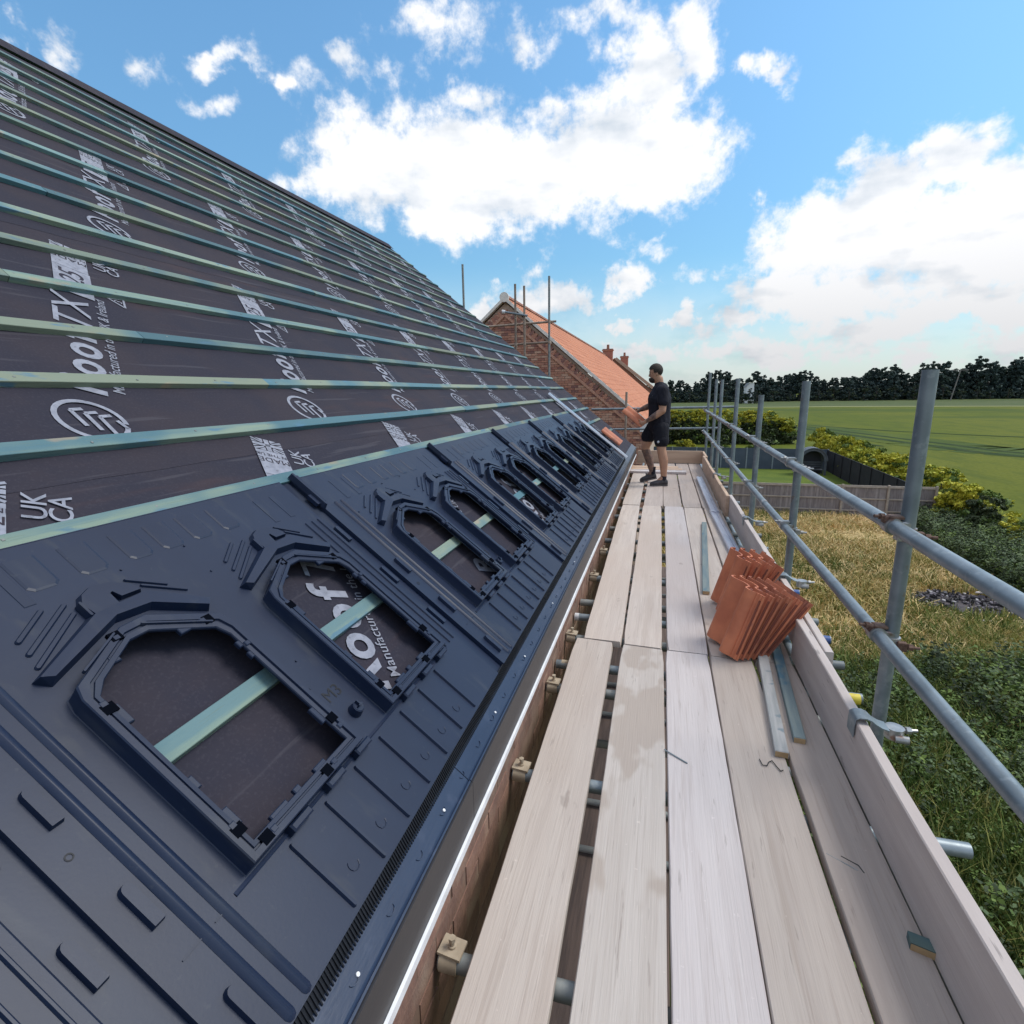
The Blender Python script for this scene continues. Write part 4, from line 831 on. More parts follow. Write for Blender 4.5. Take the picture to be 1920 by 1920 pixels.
# long white-filmed trims lying by the toe board
for k, (p, q) in enumerate((((.690, 3.35), (.612, 6.55)), ((.620, 6.40), (.596, 9.02)))):
    p3 = Vector((*p, 0)); q3 = Vector((*q, 0)); d = q3-p3; x = d.normalized(); y = Vector((-x.y, x.x, 0)); z0 = .002+.012*k
    mw = Matrix(((y.x, x.x, 0, p3.x), (y.y, x.y, 0, p3.y), (0, 0, 1, z0), (0, 0, 0, 1))); L = d.length
    mb = MB(); prof = [(-.045, 0), (-.045, .030), (-.036, .036), (-.014, .036), (-.010, .028), (.006, .028), (.010, .036), (.036, .036), (.045, .030), (.045, 0)]
    vs = [(a, 0, b) for a, b in prof]+[(a, L, b) for a, b in prof]; n = len(prof); fs = [(i, i+n, (i+1) % n+n, (i+1) % n) for i in range(n)]+[tuple(range(n)), tuple(range(2*n-1, n-1, -1))]
    mb.add(vs, fs); tag(mb.build('edge_trim', M['alu2'], None, mw), ['long silvery trim lying along the toe board, nearer length by the tiles', 'long silvery trim lying along the toe board, further length'][k], 'trim', 'silvery trims by the toe board')
# bent wire, nail and splinters
def wire(pts, r, m, name, label, cat):
    mb = MB().path(pts, r, 6); return tag(mb.build(name, m, None, I4, smooth=True), label, cat)
wire([(.418, 2.02, .004), (.424, 1.985, .004), (.440, 1.985, .005), (.450, 2.01, .004), (.463, 2.02, .005), (.474, 1.99, .004), (.483, 1.965, .005), (.494, 1.975, .003)], .0018, M['in'], 'bent_wire', 'bent dark wire on the board left of the loose battens', 'wire')
wire([(.062, 1.985, .006), (.148, 1.925, .004)], .0026, M['galv'], 'stray_nail', 'steel nail lying across the joint between two near boards', 'nail')
wire([(.585, 1.60, .003), (.625, 1.575, .004), (.633, 1.55, .003)], .0018, M['in'], 'wood_splinter', 'dark splinter on the board beside the near toe board', 'splinter')
wire([(.545, 1.60, .003), (.618, 1.555, .004)], .0016, M['batten_grey'], 'wood_splinter', 'thin grey splinter left of the dark one', 'splinter')

# ================================================================== NEIGHBOURING HOUSES
NX, NZ, NE, NEZ, NY, NYE = -5.18, 4.46, -.55, .50, 18.0, 57.0
SLP = (NZ-NEZ)/(NE-NX)
nh = empty('brick_house', T(NX, NY, G), 'new brick house with bright orange tiled roof beyond the gable', 'house')
LX = 2*NX-NE
mb = MB(); mb.add([(LX, NY+.12, G), (NE-.15, NY+.12, G), (NE-.15, NY+.12, NEZ), (NX, NY+.12, NZ-.16), (LX+.15, NY+.12, NEZ)], [(0, 1, 2, 3, 4)])
mb.add([(NE-.15, NY+.12, G), (NE-.15, NYE, G), (NE-.15, NYE, NEZ), (NE-.15, NY+.12, NEZ)], [(0, 1, 2, 3)])
nwall = mb.build('gable_wall', M['mortar'], nh, I4)
# bricks of the gable: the ones seen above our verge as single pieces
bsh = [MB().box(0, .215, -.10, 0, 0, .065) for _ in range(5)]; proto = {}
pieces = []; z = -2.6; c = 0
while z < NZ-.2:
    off = .1125*(c % 2); x = LX+off
    while x < NE:
        xm = x+.107; top = NZ-.30-abs(xm-NX)*SLP
        if z+.07 < top+.03 and x > LX+.2: pieces.append((x, z))
        x += .225
    z += .075; c += 1
# nearest to the middle of the visible patch count as pieces
def vis(p): return abs(p[0]+2.9)*1.0+abs(p[1]-1.9)*1.3
pieces.sort(key=vis); rb = random.Random(5); stuff = MB()
def pickb(): return rb.choices(range(5), [5, 5, 4, 3, 1.6])[0]
for i, (x, z) in enumerate(pieces):
    b = pickb(); pr = rb.uniform(.0, .006)
    if i < 295:
        mw = T(x, NY+.112-pr, z)
        if b not in proto: o = bsh[b].build('brick', M['brick'][b], nwall, mw); proto[b] = o.data
        else: link('brick', proto[b], nwall, mw)
    else: stuff.box(x, x+.215, NY+.112-pr-.1, NY+.112-pr, z, z+.065, b)
# brick pieces sit proud of the mortar: their front is at NY+.012
o = stuff.build('brickwork', M['brick'], nwall, I4); o['kind'] = 'stuff'
def slope_strip(mb, x0, z0, x1, z1, y0, y1, th, mi=0):
    d = Vector((x1-x0, 0, z1-z0)).normalized(); n = Vector((-d.z, 0, d.x)); n = n if n.z > 0 else -n; a = Vector((x0, 0, z0)); b = Vector((x1, 0, z1)); Y = Vector((0, 1, 0))
    P = [a+Y*y0, b+Y*y0, b+Y*y1, a+Y*y1]; mb.hexa([*P, *[p+n*th for p in P]] if d.x > 0 else [P[1], P[0], P[3], P[2], P[1]+n*th, P[0]+n*th, P[3]+n*th, P[2]+n*th], mi)
mb = MB()
for sgn in (1, -1):   # dentilled band under the verge
    k = 0; d = .20
    while d < abs(NE-NX)-.1:
        x = NX+sgn*d; z = NZ-.27-d*SLP; b = [0, 4][k % 2] if rb.random() < .8 else 2
        cx, cz = Vector((sgn*1, 0, -SLP)).normalized(), Vector((sgn*SLP, 0, 1)).normalized(); p = Vector((x, NY+.004, z))
        L = .10; H = .215
        P = [p+cx*a+cz*h+Vector((0, y, 0)) for h in (-H, 0) for a, y in ((0, 0), (L-.012, 0), (L-.012, .13), (0, .13))]
        if sgn < 0: P = [P[i] for i in (1, 0, 3, 2, 5, 4, 7, 6)]
        mb.hexa(P, b); d += .105; k += 1
mb.build('verge_brick_band', M['brick'], nwall, I4)
mb = MB()
for sgn in (1, -1): e = NX+sgn*(NE-NX-.1); slope_strip(mb, NX, NZ-.61, e, NZ-.61-SLP*abs(e-NX), NY-.035, NY+.10, .075)
mb.build('projecting_course', M['brick'][1], nwall, I4)
mb = MB()
for sgn in (1, -1):
    e = NX+sgn*(NE-NX+.12); slope_strip(mb, NX, NZ-.10, e, NZ-.10-SLP*abs(e-NX), NY-.05, NY+.14, .085)
mb.build('mortar_verge', M['verge'], nh, I4)
def pantile_roof(name, parent, y0, y1, nx_, nz_, ex, sgn=1, m='newtile'):
    """courses of pantiles: one relief sheet, real rolls and course steps"""
    Lx = abs(ex-nx_); Ls = math.hypot(Lx, Lx*SLP); nc = int(Ls/.30); nr = int((y1-y0)/.15)
    ny = nr*4; ys = np.linspace(y0, y1, ny+1); ss = []
    for c in range(nc): ss += [c*Ls/nc, (c+1)*Ls/nc-.002]
    ss = np.array(ss); lift = np.array([0.0, .013]*nc)
    YY, SS = np.meshgrid(ys, ss); LL = np.repeat(lift[:, None], ny+1, 1)+.014*np.sin((YY-y0)*2*np.pi/.30)
    dx, dz = sgn*1/math.hypot(1, SLP), -SLP/math.hypot(1, SLP); nx2, nz2 = sgn*SLP/math.hypot(1, SLP), 1/math.hypot(1, SLP)
    X = nx_+SS*dx+LL*nx2; Z = nz_+SS*dz+LL*nz2; V = np.stack([X, YY, Z], -1).reshape(-1, 3)
    r, c_ = len(ss), ny+1; i = np.arange(r-1)[:, None]*c_+np.arange(ny)[None]; Fc = np.stack([i, i+c_, i+c_+1, i+1], -1).reshape(-1, 4)
    o = raw_mesh(name, V, Fc, M[m], parent, I4, smooth=True); o.data.set_sharp_from_angle(angle=R(50)); o['kind'] = 'stuff'; return o
pantile_roof('tiled_slope', nh, NY+.02, NYE-6, NX, NZ+.01, NE+.35, 1)
mb = MB(); slope_strip(mb, NX, NZ-.03, LX-.3, NZ-.03-SLP*(NX-LX+.3), NY+.02, NYE-6, .05); mb.build('back_slope', M['newtile'], nh, I4)
def halfround(mb, y0, y1, x, z, r, mi=0, n=8):
    for k in range(n):
        a, b = math.pi*k/n, math.pi*(k+1)/n
        mb.add([(x+r*math.cos(a), y0, z+r*math.sin(a)), (x+r*math.cos(b), y0, z+r*math.sin(b)), (x+r*math.cos(b)*.94, y1, z+r*math.sin(b)*.94), (x+r*math.cos(a)*.94, y1, z+r*math.sin(a)*.94)], [(0, 1, 2, 3)], mi)
rt0 = None; y = NY-.02
while y < NYE-6:
    mw = T(NX, y, NZ-.04)
    if rt0 is None:
        mb = MB(); halfround(mb, 0, .445, 0, 0, .135); rt0 = mb.build('ridge_tile', M['ridgetile'], nh, mw, smooth=True)
    else: link('ridge_tile', rt0.data, nh, mw)
    y += .45
MB().tube((NX, NY-.055, NZ-.015), (NX, NY+.02, NZ-.015), .155, 18).build('ridge_end', M['verge'], nh, I4, smooth=True)
mb = MB(); mb.add([(NE-.16, NY-.06, NEZ+.02), (NE+.30, NY-.06, NEZ-.36), (NE+.28, NY-.06, NEZ-.16-.22), (NE-.16, NY-.06, NEZ-.40), (NE-.16, NY+.1, NEZ+.02), (NE+.30, NY+.1, NEZ-.36), (NE+.28, NY+.1, NEZ-.38), (NE-.16, NY+.1, NEZ-.40)], [(0, 1, 2, 3), (7, 6, 5, 4), (0, 4, 5, 1), (1, 5, 6, 2), (2, 6, 7, 3), (3, 7, 4, 0)]); mb.build('eaves_box_end', M['white'], nh, I4)
mb = MB(); mb.box(NE+.36, NE+.48, NY, NYE-6, NEZ-.42, NEZ-.33); mb.build('gutter', M['fascia'], nh, I4)
def chimney(mw, parent, w_=.84):
    mb = MB(); mb.box(-w_/2, w_/2, -.3, .3, -1.4, .42); a = mb.build('chimney', M['brick'][2], parent, mw)
    MB().box(-w_/2-.07, w_/2+.07, -.37, .37, .42, .50).build('oversail', M['brick'][0], a, mw); MB().box(-w_/2-.03, w_/2+.03, -.33, .33, .50, .58).build('chimney_cap', M['brick'][4], a, mw)
    MB().tube((0, 0, .58), (0, 0, .95), .13, 12, r2=.11).build('chimney_pot', M['ridgetile'], a, mw, smooth=True)
chimney(T(-4.96, 50.0, 4.42), nh)
h2 = empty('brick_house', T(-5.2, 60, G), 'further house with a brick verge and a smaller chimney', 'house')
mb = MB(); mb.add([(-9.6, 60, G), (-.8, 60, G), (-.8, 60, 1.0), (-5.2, 60, 4.7), (-9.6, 60, 1.0)], [(0, 1, 2, 3, 4)]); mb.add([(-.8, 60, G), (-.8, 80, G), (-.8, 80, 1), (-.8, 60, 1)], [(0, 1, 2, 3)]); mb.build('wall', M['brick'][2], h2, I4)
mb = MB(); slope_strip(mb, -5.2, 4.72, -.4, .95, 59.9, 80, .08); slope_strip(mb, -5.2, 4.72, -10, .95, 59.9, 80, .08); mb.build('roof', M['newtile'], h2, I4)
mb = MB(); slope_strip(mb, -5.2, 4.60, -.4, .83, 59.6, 60.1, .30); mb.build('verge', M['brick'][3], h2, I4)
chimney(T(-4.36, 62.0, 4.48), h2, .80)

# ================================================================== GROUND AND FIELDS
def sheet(name, pts, z, m, kind='structure'):
    mb = MB(); mb.add([(x, y, z) for x, y in pts], [tuple(range(len(pts)))]); o = mb.build(name, m, None, I4); o['kind'] = kind; return o
def field_mat(name, c1, c2, c3):
    m = mat(name, c1, .95, var=c2, scale=.05, stretch=(1, .5, 1), spec=.1, bump=.05, bscale=1.5, spots=[(.5, (1, .3, 1), .45, .7, c3, .55), (4, (1, 1, 1), .4, .7, tuple(v*.75 for v in c1), .6), (.012, (1, 2.5, 1), .50, .60, c3, .8)]); return m
M['field'] = field_mat('green_cereal', (.098, .122, .015), (.128, .140, .019), (.060, .088, .017))
M['field2'] = field_mat('greyer_green_field', (.090, .115, .045), (.105, .125, .055), (.075, .10, .04))
M['lawn'] = mat('mown_lawn', (.115, .155, .03), .95, var=(.09, .13, .028), scale=.8, spec=.1, bump=.01, bscale=30)
M['soil'] = mat('dry_grass_ground', (.38, .27, .12), .95, var=(.28, .21, .08), scale=.6, spec=.1, bump=.03, bscale=6, spots=[(1.5, (1, 1, 1), .5, .65, (.34, .26, .13), .7), (.5, (1, 1, 1), .52, .62, (.17, .17, .045), .7)])
M['weedsoil'] = mat('weedy_ground', (.055, .065, .025), .95, var=(.035, .04, .018), scale=1.5, spec=.1, bump=.03, bscale=5)
M['pale'] = mat('pale_track_grass', (.30, .29, .15), .95, var=(.22, .24, .10), scale=.2, stretch=(.3, 2, 1), spec=.1)
M['tram'] = mat('wheel_mark_green', (.026, .046, .014), .95, var=(.04, .06, .018), scale=.5, spec=.1)
sheet('field', [(-900, -400), (1400, -400), (1400, 1500), (-900, 1500)], G, M['field'])
sheet('far_field', [(-400, 205), (20, 214), (60, 218), (260, 180), (700, 120), (900, 400), (-400, 420)], G+.02, M['field2'])
sheet('field_margin', [(-400, 199), (20, 208), (60, 212), (260, 174), (700, 114), (700, 120), (260, 180), (60, 218), (20, 214), (-400, 205)], G+.04, M['pale'])
# wheel tracks pressed in the crop, bending away to the right
def track(name, pts, wd, m, z):
    mb = MB(); n = len(pts)
    for (a, b), (c, d) in zip(pts, pts[1:]):
        v = Vector((c-a, d-b)).normalized(); q = Vector((-v.y, v.x))*wd/2
        mb.add([(a-q.x, b-q.y, z), (c-q.x, d-q.y, z), (c+q.x, d+q.y, z), (a+q.x, b+q.y, z)], [(0, 1, 2, 3)])
    o = mb.build(name, m, None, I4); o['kind'] = 'structure'
def curve_pts(P, n=40):
    out = []
    for i in range(n+1):
        t = i/n*(len(P)-1); k = min(int(t), len(P)-2); f = t-k; p0 = P[max(k-1, 0)]; p1 = P[k]; p2 = P[k+1]; p3 = P[min(k+2, len(P)-1)]
        out.append(tuple(.5*((2*p1[j])+(-p0[j]+p2[j])*f+(2*p0[j]-5*p1[j]+4*p2[j]-p3[j])*f*f+(-p0[j]+3*p1[j]-3*p2[j]+p3[j])*f**3) for j in (0, 1)))
    return out
T1 = curve_pts([(12, 128), (20, 108), (25, 88), (29, 72), (34, 60), (60, 42), (110, 25)])
M['lush'] = mat('darker_crop', (.055, .085, .022), .95, var=(.09, .115, .02), scale=.12, stretch=(1, .4, 1), spec=.1, bump=.05, bscale=1.5)
track('lush_crop', [(x+.8, y+4.5) for x, y in T1], 9.5, M['lush'], G+.02)
track('crop_track', T1, 1.5, M['tram'], G+.03); track('crop_track', [(x+2.6, y+1.4) for x, y in T1], 1.1, M['tram'], G+.03)
T2 = curve_pts([(10, 118), (17, 98), (21, 82), (24, 70)])
track('crop_track', T2, .7, M['tram'], G+.03); track('crop_track', curve_pts([(18, 125), (30, 100), (45, 84), (80, 66), (160, 45)]), 1.0, M['tram'], G+.03)
YARD = [(1.2, 13.2), (4.6, 13.4), (8.2, 14.0), (10.9, 20), (10.7, 24.5), (11.6, 31), (-6, 31.0), (-6, 13)]
sheet('garden_ground', [(-30, -20), (9, -20), (9.5, 8), (12, 20), (12.6, 31), (-30, 31)], G+.05, M['weedsoil'])
sheet('yard', YARD, G+.07, M['soil'])
sheet('lawn', [(-12, 31.2), (12.7, 31.2), (12.9, 48.6), (-12, 48.6)], G+.06, M['lawn'])

def blades(poly_, n, hmin, hmax, wd, nb, spread, mats, name, clump=None, seed=1, z=G+.05, lean=.6, label=None):
    """n tufts of nb thin blades each, one mesh"""
    g = np.random.default_rng(seed); P = np.array(poly_); lo = P.min(0); hi = P.max(0); pts = []
    x0, y0 = P[:, 0], P[:, 1]; x1, y1 = np.roll(x0, -1), np.roll(y0, -1)
    while sum(map(len, pts)) < n:
        q = g.uniform(lo, hi, (n, 2)); c = np.zeros(n, bool)
        for a, b, d, e in zip(x0, y0, x1, y1):
            cond = ((b > q[:, 1]) != (e > q[:, 1])) & (q[:, 0] < (d-a)*(q[:, 1]-b)/(e-b+1e-9)+a); c ^= cond
        if clump is not None:
            v = np.sin(q[:, 0]*clump+1.3*np.sin(q[:, 1]*clump*.7))+np.sin(q[:, 1]*clump*1.3+2*np.sin(q[:, 0]*clump*.5)); c &= g.uniform(-1.6, 1.2, n) < v
        c &= ((q[:, 0]-9.1)/1.25)**2+((q[:, 1]-18.6)/1.1)**2 > 1
        pts.append(q[c])
    q = np.concatenate(pts)[:n]; q = np.repeat(q, nb, 0); m = len(q); q = q+g.normal(0, spread, (m, 2))
    h = g.uniform(hmin, hmax, m); an = g.uniform(0, 2*np.pi, m); ln = g.uniform(.1, lean, m)*h; w_ = wd*g.uniform(.6, 1.4, m); pa = g.uniform(0, 2*np.pi, m)
    base = np.stack([q[:, 0], q[:, 1], np.full(m, z)], 1); px = np.stack([np.cos(pa)*w_, np.sin(pa)*w_, np.zeros(m)], 1)
    mid = base+np.stack([np.cos(an)*ln*.35, np.sin(an)*ln*.35, h*.6], 1); tip = base+np.stack([np.cos(an)*ln, np.sin(an)*ln, h], 1)
    V = np.stack([base-px, base+px, mid+px*.8, mid-px*.8, tip], 1).reshape(-1, 3)
    i = np.arange(m)[:, None]*5; Q = np.concatenate([i+[0, 1, 2, 3], i+[3, 2, 4, 4]], 0)
    # triangles for the tip
    Fq = np.concatenate([(i+[0, 1, 2]), (i+[0, 2, 3]), (i+[3, 2, 4])], 0); mi = np.tile(np.repeat(g.integers(0, len(mats), m//nb+1), nb)[:m], 3)
    return raw_mesh(name, V, Fq, mats, None, I4, 'stuff', mi=mi)
blades(YARD, 13000, .10, .34, .014, 5, .10, [M['straw'], M['straw'], M['straw'], M['strawgreen']], 'dry_grass', 1.1, 3, G+.07, 1.6)
blades(YARD, 5600, .12, .34, .013, 6, .10, [M['strawgreen'], M['strawgreen'], M['weed']], 'greening_grass', .42, 8, G+.07, 1.0)
# flattened dry stalks
def stalks():
    g = np.random.default_rng(9); n = 5200; x = g.uniform(1, 11, n); y = g.uniform(13.2, 30.8, n); k_ = ((x-9.1)/1.3)**2+((y-18.6)/1.15)**2 > 1; x = x[k_]; y = y[k_]; n = len(x); a = g.normal(.5, .9, n); L = g.uniform(.15, .5, n); d = np.stack([np.cos(a)*L, np.sin(a)*L, g.uniform(-.02, .09, n)], 1)
    b = np.stack([x, y, np.full(n, G+.10)+g.uniform(0, .12, n)], 1); p = np.stack([-np.sin(a)*.010, np.cos(a)*.010, np.zeros(n)], 1)
    V = np.stack([b-p, b+p, b+d+p, b+d-p], 1).reshape(-1, 3); i = np.arange(n)[:, None]*4; raw_mesh('dry_stalks', V, i+[0, 1, 2, 3], [M['straw']], None, I4, 'stuff')
stalks()
def leafy(name, pts, mats, leaf, nl, hh, rr, seed, kind='stuff', up=.5):
    """leafy weeds: nl leaf cards up a stem at each point"""
    g = np.random.default_rng(seed); n = len(pts); P = np.repeat(np.asarray(pts), nl, 0); m = len(P)
    hgt = np.repeat(g.uniform(.45, 1, n)*hh, nl); t = g.uniform(.05, 1, m); rad = rr*(1-.6*t)*g.uniform(.2, 1, m); a = g.uniform(0, 2*np.pi, m)
    C = np.stack([P[:, 0]+np.cos(a)*rad, P[:, 1]+np.sin(a)*rad, P[:, 2]+t*hgt], 1)
    s = leaf*g.uniform(.6, 1.3, m); dr = np.stack([np.cos(a), np.sin(a), g.uniform(-.7, up, m)], 1); dr /= np.linalg.norm(dr, axis=1)[:, None]
    sd_ = np.cross(dr, g.normal(0, 1, (m, 3))+np.array([0, 0, 1.6])); sd_ /= np.linalg.norm(sd_, axis=1)[:, None]
    V = np.stack([C-dr*s[:, None]*.5, C+sd_*s[:, None]*.32, C+dr*s[:, None]*.6, C-sd_*s[:, None]*.32], 1).reshape(-1, 3)
    i = np.arange(m)[:, None]*4; mi = np.repeat(g.integers(0, len(mats), n), nl); return raw_mesh(name, V, i+[0, 1, 2, 3], mats, None, I4, kind, mi=mi)
g_ = np.random.default_rng(21)
def inpoly(P, n, g):
    P = np.array(P); out = []
    while sum(map(len, out)) < n:
        q = g.uniform(P.min(0), P.max(0), (n, 2)); c = np.zeros(n, bool)
        for (a, b), (d, e) in zip(P, np.roll(P, -1, 0)): c ^= ((b > q[:, 1]) != (e > q[:, 1])) & (q[:, 0] < (d-a)*(q[:, 1]-b)/(e-b+1e-9)+a)
        out.append(q[c])
    return np.concatenate(out)[:n]
NEARW = [(.9, 2), (9.5, 2), (9.8, 9), (11, 16), (8.4, 14.2), (4.6, 13.3), (1.2, 13.2)]
q = inpoly(NEARW, 5200, g_); zz = np.full((len(q), 1), G+.05); leafy('green_weeds', np.hstack([q, zz]), [M['weed'], M['weed'], M['bluegreen'], M['dleaf']], .055, 34, .60, .19, 4)
q = inpoly(NEARW, 1500, g_); sel = np.sin(q[:, 0]*1.7)+np.cos(q[:, 1]*1.2) > .4; q = q[sel]; leafy('nettles', np.hstack([q, np.full((len(q), 1), G+.05)]), [M['bluegreen'], M['dleaf'], M['weed']], .075, 46, 1.05, .26, 5)
blades([(1.0, 10.8), (9, 11.4), (9.6, 16.4), (1.0, 15.6)], 2600, .12, .36, .013, 5, .11, [M['straw'], M['straw'], M['strawgreen']], 'dry_grass_edge', .9, 31, G+.06, 1.4)
blades([(1.0, 12.6), (9, 13.2), (10, 19), (1.0, 17)], 2200, .15, .42, .011, 6, .10, [M['weed'], M['strawgreen']], 'green_grass_edge', .7, 37, G+.07, .9)
q = inpoly([(1.0, 5), (9.3, 5), (9.8, 13), (1.0, 13.6)], 900, g_); sel = np.sin(q[:, 0]*.9+1)+np.cos(q[:, 1]*.8+q[:, 0]*.4) > .7; q = q[sel]; leafy('tall_weeds', np.hstack([q, np.full((len(q), 1), G+.05)]), [M['dleaf'], M['bluegreen'], M['weed']], .085, 70, 1.25, .34, 15)
blades(NEARW, 11500, .25, .75, .010, 6, .09, [M['weed'], M['strawgreen'], M['weed']], 'long_green_grass', .8, 17, G+.05, .9)
HEDGEW = [(10.9, 16), (12.4, 15), (14.6, 24), (14.8, 31), (12.2, 31), (11.0, 24.6), (11.2, 20)]
q = inpoly(HEDGEW, 2300, g_); leafy('boundary_weeds', np.hstack([q, np.full((len(q), 1), G+.05)]), [M['bluegreen'], M['bluegreen'], M['weed'], M['dleaf']], .085, 40, .95, .30, 6)
q = inpoly([(9.5, 8), (11.2, 8), (13, 16), (11, 16)], 1100, g_); leafy('boundary_weeds', np.hstack([q, np.full((len(q), 1), G+.05)]), [M['bluegreen'], M['weed'], M['dleaf']], .13, 22, .95, .26, 16)

# burnt patch with charred bits and a few pale scraps
sheet('ash_patch', [(9.1+1.25*math.cos(a)*(1+.12*math.sin(3*a)), 18.6+1.1*math.sin(a)*(1+.15*math.cos(2*a))) for a in [2*math.pi*k/20 for k in range(20)]], G+.085, mat('ash', (.085, .07, .075), .95, var=(.04, .035, .038), scale=3, bump=.03, bscale=12))
mb = MB(); gr = random.Random(4)
for k in range(330):
    a = gr.uniform(0, 6.28); r_ = 1.25*math.sqrt(gr.random()); x, y = 9.1+r_*math.cos(a), 18.6+r_*.85*math.sin(a); s = gr.uniform(.02, .11); c, sn = math.cos(a*7)*s, math.sin(a*7)*s; z = G+.09; t_ = gr.uniform(.02, .10)
    mb.hexa([(x-c, y-sn, z), (x+sn*.5, y-c*.5, z), (x+c, y+sn, z), (x-sn*.5, y+c*.5, z), (x-c*.8, y-sn, z+t_*.6), (x+sn*.4, y-c*.4, z+t_), (x+c*.8, y+sn*.7, z+t_*.8), (x-sn*.4, y+c*.5, z+t_*.7)], gr.choices([0, 1, 2], [6, 3, 1])[0])
o = mb.build('charred_debris', [mat('char', (.025, .022, .024), .9), mat('ash_grey', (.17, .15, .17), .9), mat('scrap', (.42, .40, .40), .8)], None, I4); o['kind'] = 'stuff'
for x, y, lab in ((10.0, 19.5, 'pale scrap of sheet lying beyond the burnt patch'), (9.0, 17.0, 'small pale scrap in front of the burnt patch')):
    mb = MB(); mb.hexa([(-.2, -.03, 0), (.15, -.08, 0), (.22, .04, 0), (-.12, .10, 0), (-.2, -.03, .02), (.15, -.08, .05), (.22, .04, .03), (-.12, .10, .02)]); tag(mb.build('scrap', M['board_pale'], None, T(x, y, G+.16)), lab, 'scrap')

# ------------------------------------------------------------------ fences
def fence_near():
    f = empty('wooden_fence', T(3.9, 31.1, G), 'pale grey close-boarded wooden fence with concrete posts across the yard', 'fence'); FW_ = W[f]
    xs = [-2.4, -.30, 1.80, 3.90, 6.0, 8.08, 10.15, 12.22]; xs = [13.27-2.075*k for k in range(8)][::-1]
    post = None
    for x in xs:
        mw = T(x, 31.03, G)
        if post is None: mb = MB(); mb.cbox(-.05, .05, -.05, .05, 0, 1.72, .01); post = mb.build('fence_post', M['fencepost'], f, mw)
        else: link('fence_post', post.data, f, mw)
    bd = MB(); rg = random.Random(2)
    for a, b in zip(xs, xs[1:]):
        for z in (.32, .95, 1.56):
            mb = MB(); mb.cbox(a+.05, b-.05, 31.02, 31.06, G+z, G+z+.07, .01); mb.build('fence_rail', M['fencepost'], f, I4)
        x = a+.05
        while x < b-.05:
            bd.hexa([(x, 31.08, G+.12), (x+.095, 31.07, G+.12), (x+.095, 31.085, G+.12), (x, 31.09, G+.12), (x, 31.08, G+1.64), (x+.095, 31.07, G+1.64), (x+.095, 31.085, G+1.64), (x, 31.09, G+1.64)], rg.choices([0, 1], [3, 1])[0]); x += .092
        mb = MB(); mb.box(a+.05, b-.05, 31.04, 31.10, G+1.64, G+1.675); mb.build('capping', M['fencepost'], f, I4); mb = MB(); mb.box(a+.05, b-.05, 31.06, 31.10, G, G+.12); mb.build('gravel_board', M['fencewood'], f, I4)
    o = bd.build('fence_boards', [M['fencewood'], mat('fence_boards_pale', (.33, .30, .30), .9, var=(.26, .23, .235), scale=2.5)], f, I4); o['kind'] = 'stuff'
fence_near()
def panel_fence(name, p0, p1, h, pitch, mp, mpost, label, slabs=True):
    p0 = Vector(p0); p1 = Vector(p1); d = (p1-p0); L = d.length; d.normalize(); n = Vector((-d.y, d.x, 0)); ang = math.atan2(d.y, d.x)
    base = T(p0.x, p0.y, G) @ Matrix.Rotation(ang, 4, 'Z'); f = empty(name, base, label, 'fence'); k = 0; post = pan = None; x = 0
    while x < L+.01:
        mw = base @ T(x, 0, 0)
        if post is None: mb = MB(); mb.cbox(-.05, .05, -.05, .05, 0, h+.05, .01); post = mb.build('fence_post', M[mpost], f, mw)
        else: link('fence_post', post.data, f, mw)
        if x+pitch < L+.01:
            if pan is None:
                mb = MB()
                for q in range(int(h/.15)): z = .04+q*(h-.04)/int(h/.15); mb.hexa([(.05, .0, z), (pitch-.05, .0, z), (pitch-.05, .02, z), (.05, .02, z), (.05, .012, z+(h-.04)/int(h/.15)+.008), (pitch-.05, .012, z+(h-.04)/int(h/.15)+.008), (pitch-.05, .024, z+(h-.04)/int(h/.15)+.008), (.05, .024, z+(h-.04)/int(h/.15)+.008)])
                mb.box(.05, pitch-.05, -.015, .035, h-.02, h+.03); pan = mb.build('fence_panel', M[mp], f, mw)
            else: link('fence_panel', pan.data, f, mw)
        x += pitch
    return f
panel_fence('panel_fence', (-1.1, 49.2, 0), (12.9, 48.4, 0), 1.72, 2.0, 'bluefence', 'bluepost', 'blue-grey panelled fence with pale posts across the end of the lawn')
panel_fence('side_fence', (12.85, 48.4, 0), (12.45, 31.4, 0), 1.66, 2.1, 'mesh', 'mesh', 'black screened fence running along the right side of the lawn')
# arched garden arbour
ab = empty('garden_arbour', T(10.9, 46.3, G), 'grey round-topped garden arbour with a bench at the end of the lawn', 'arbour'); mw = T(11.15, 45.6, G)
mb = MB(); n = 14
for y in (-.05, .85):
    for k in range(n):
        a, b = math.pi*k/n, math.pi*(k+1)/n; P = lambda r, t, yy: (r*math.cos(t), yy, 1.15+r*.98*math.sin(t))
        mb.hexa([P(.78, a, y), P(.98, a, y), P(.98, b, y), P(.78, b, y), P(.78, a, y+.07), P(.98, a, y+.07), P(.98, b, y+.07), P(.78, b, y+.07)])
    for s in (-1, 1): mb.box(min(s*.80, s*.96), max(s*.80, s*.96), y, y+.07, 0, 1.16)
mb.build('arbour_frame', M['arbour'], ab, mw)
mb = MB()
for k in range(n):
    a, b = math.pi*k/n, math.pi*(k+1)/n; P = lambda r, t, yy: (r*math.cos(t), yy, 1.15+r*.98*math.sin(t))
    mb.hexa([P(.96, a, -.12), P(1.02, a, -.12), P(1.02, b, -.12), P(.96, b, -.12), P(.96, a, .98), P(1.02, a, .98), P(1.02, b, .98), P(.96, b, .98)])
mb.build('arbour_roof', M['arbour'], ab, mw)
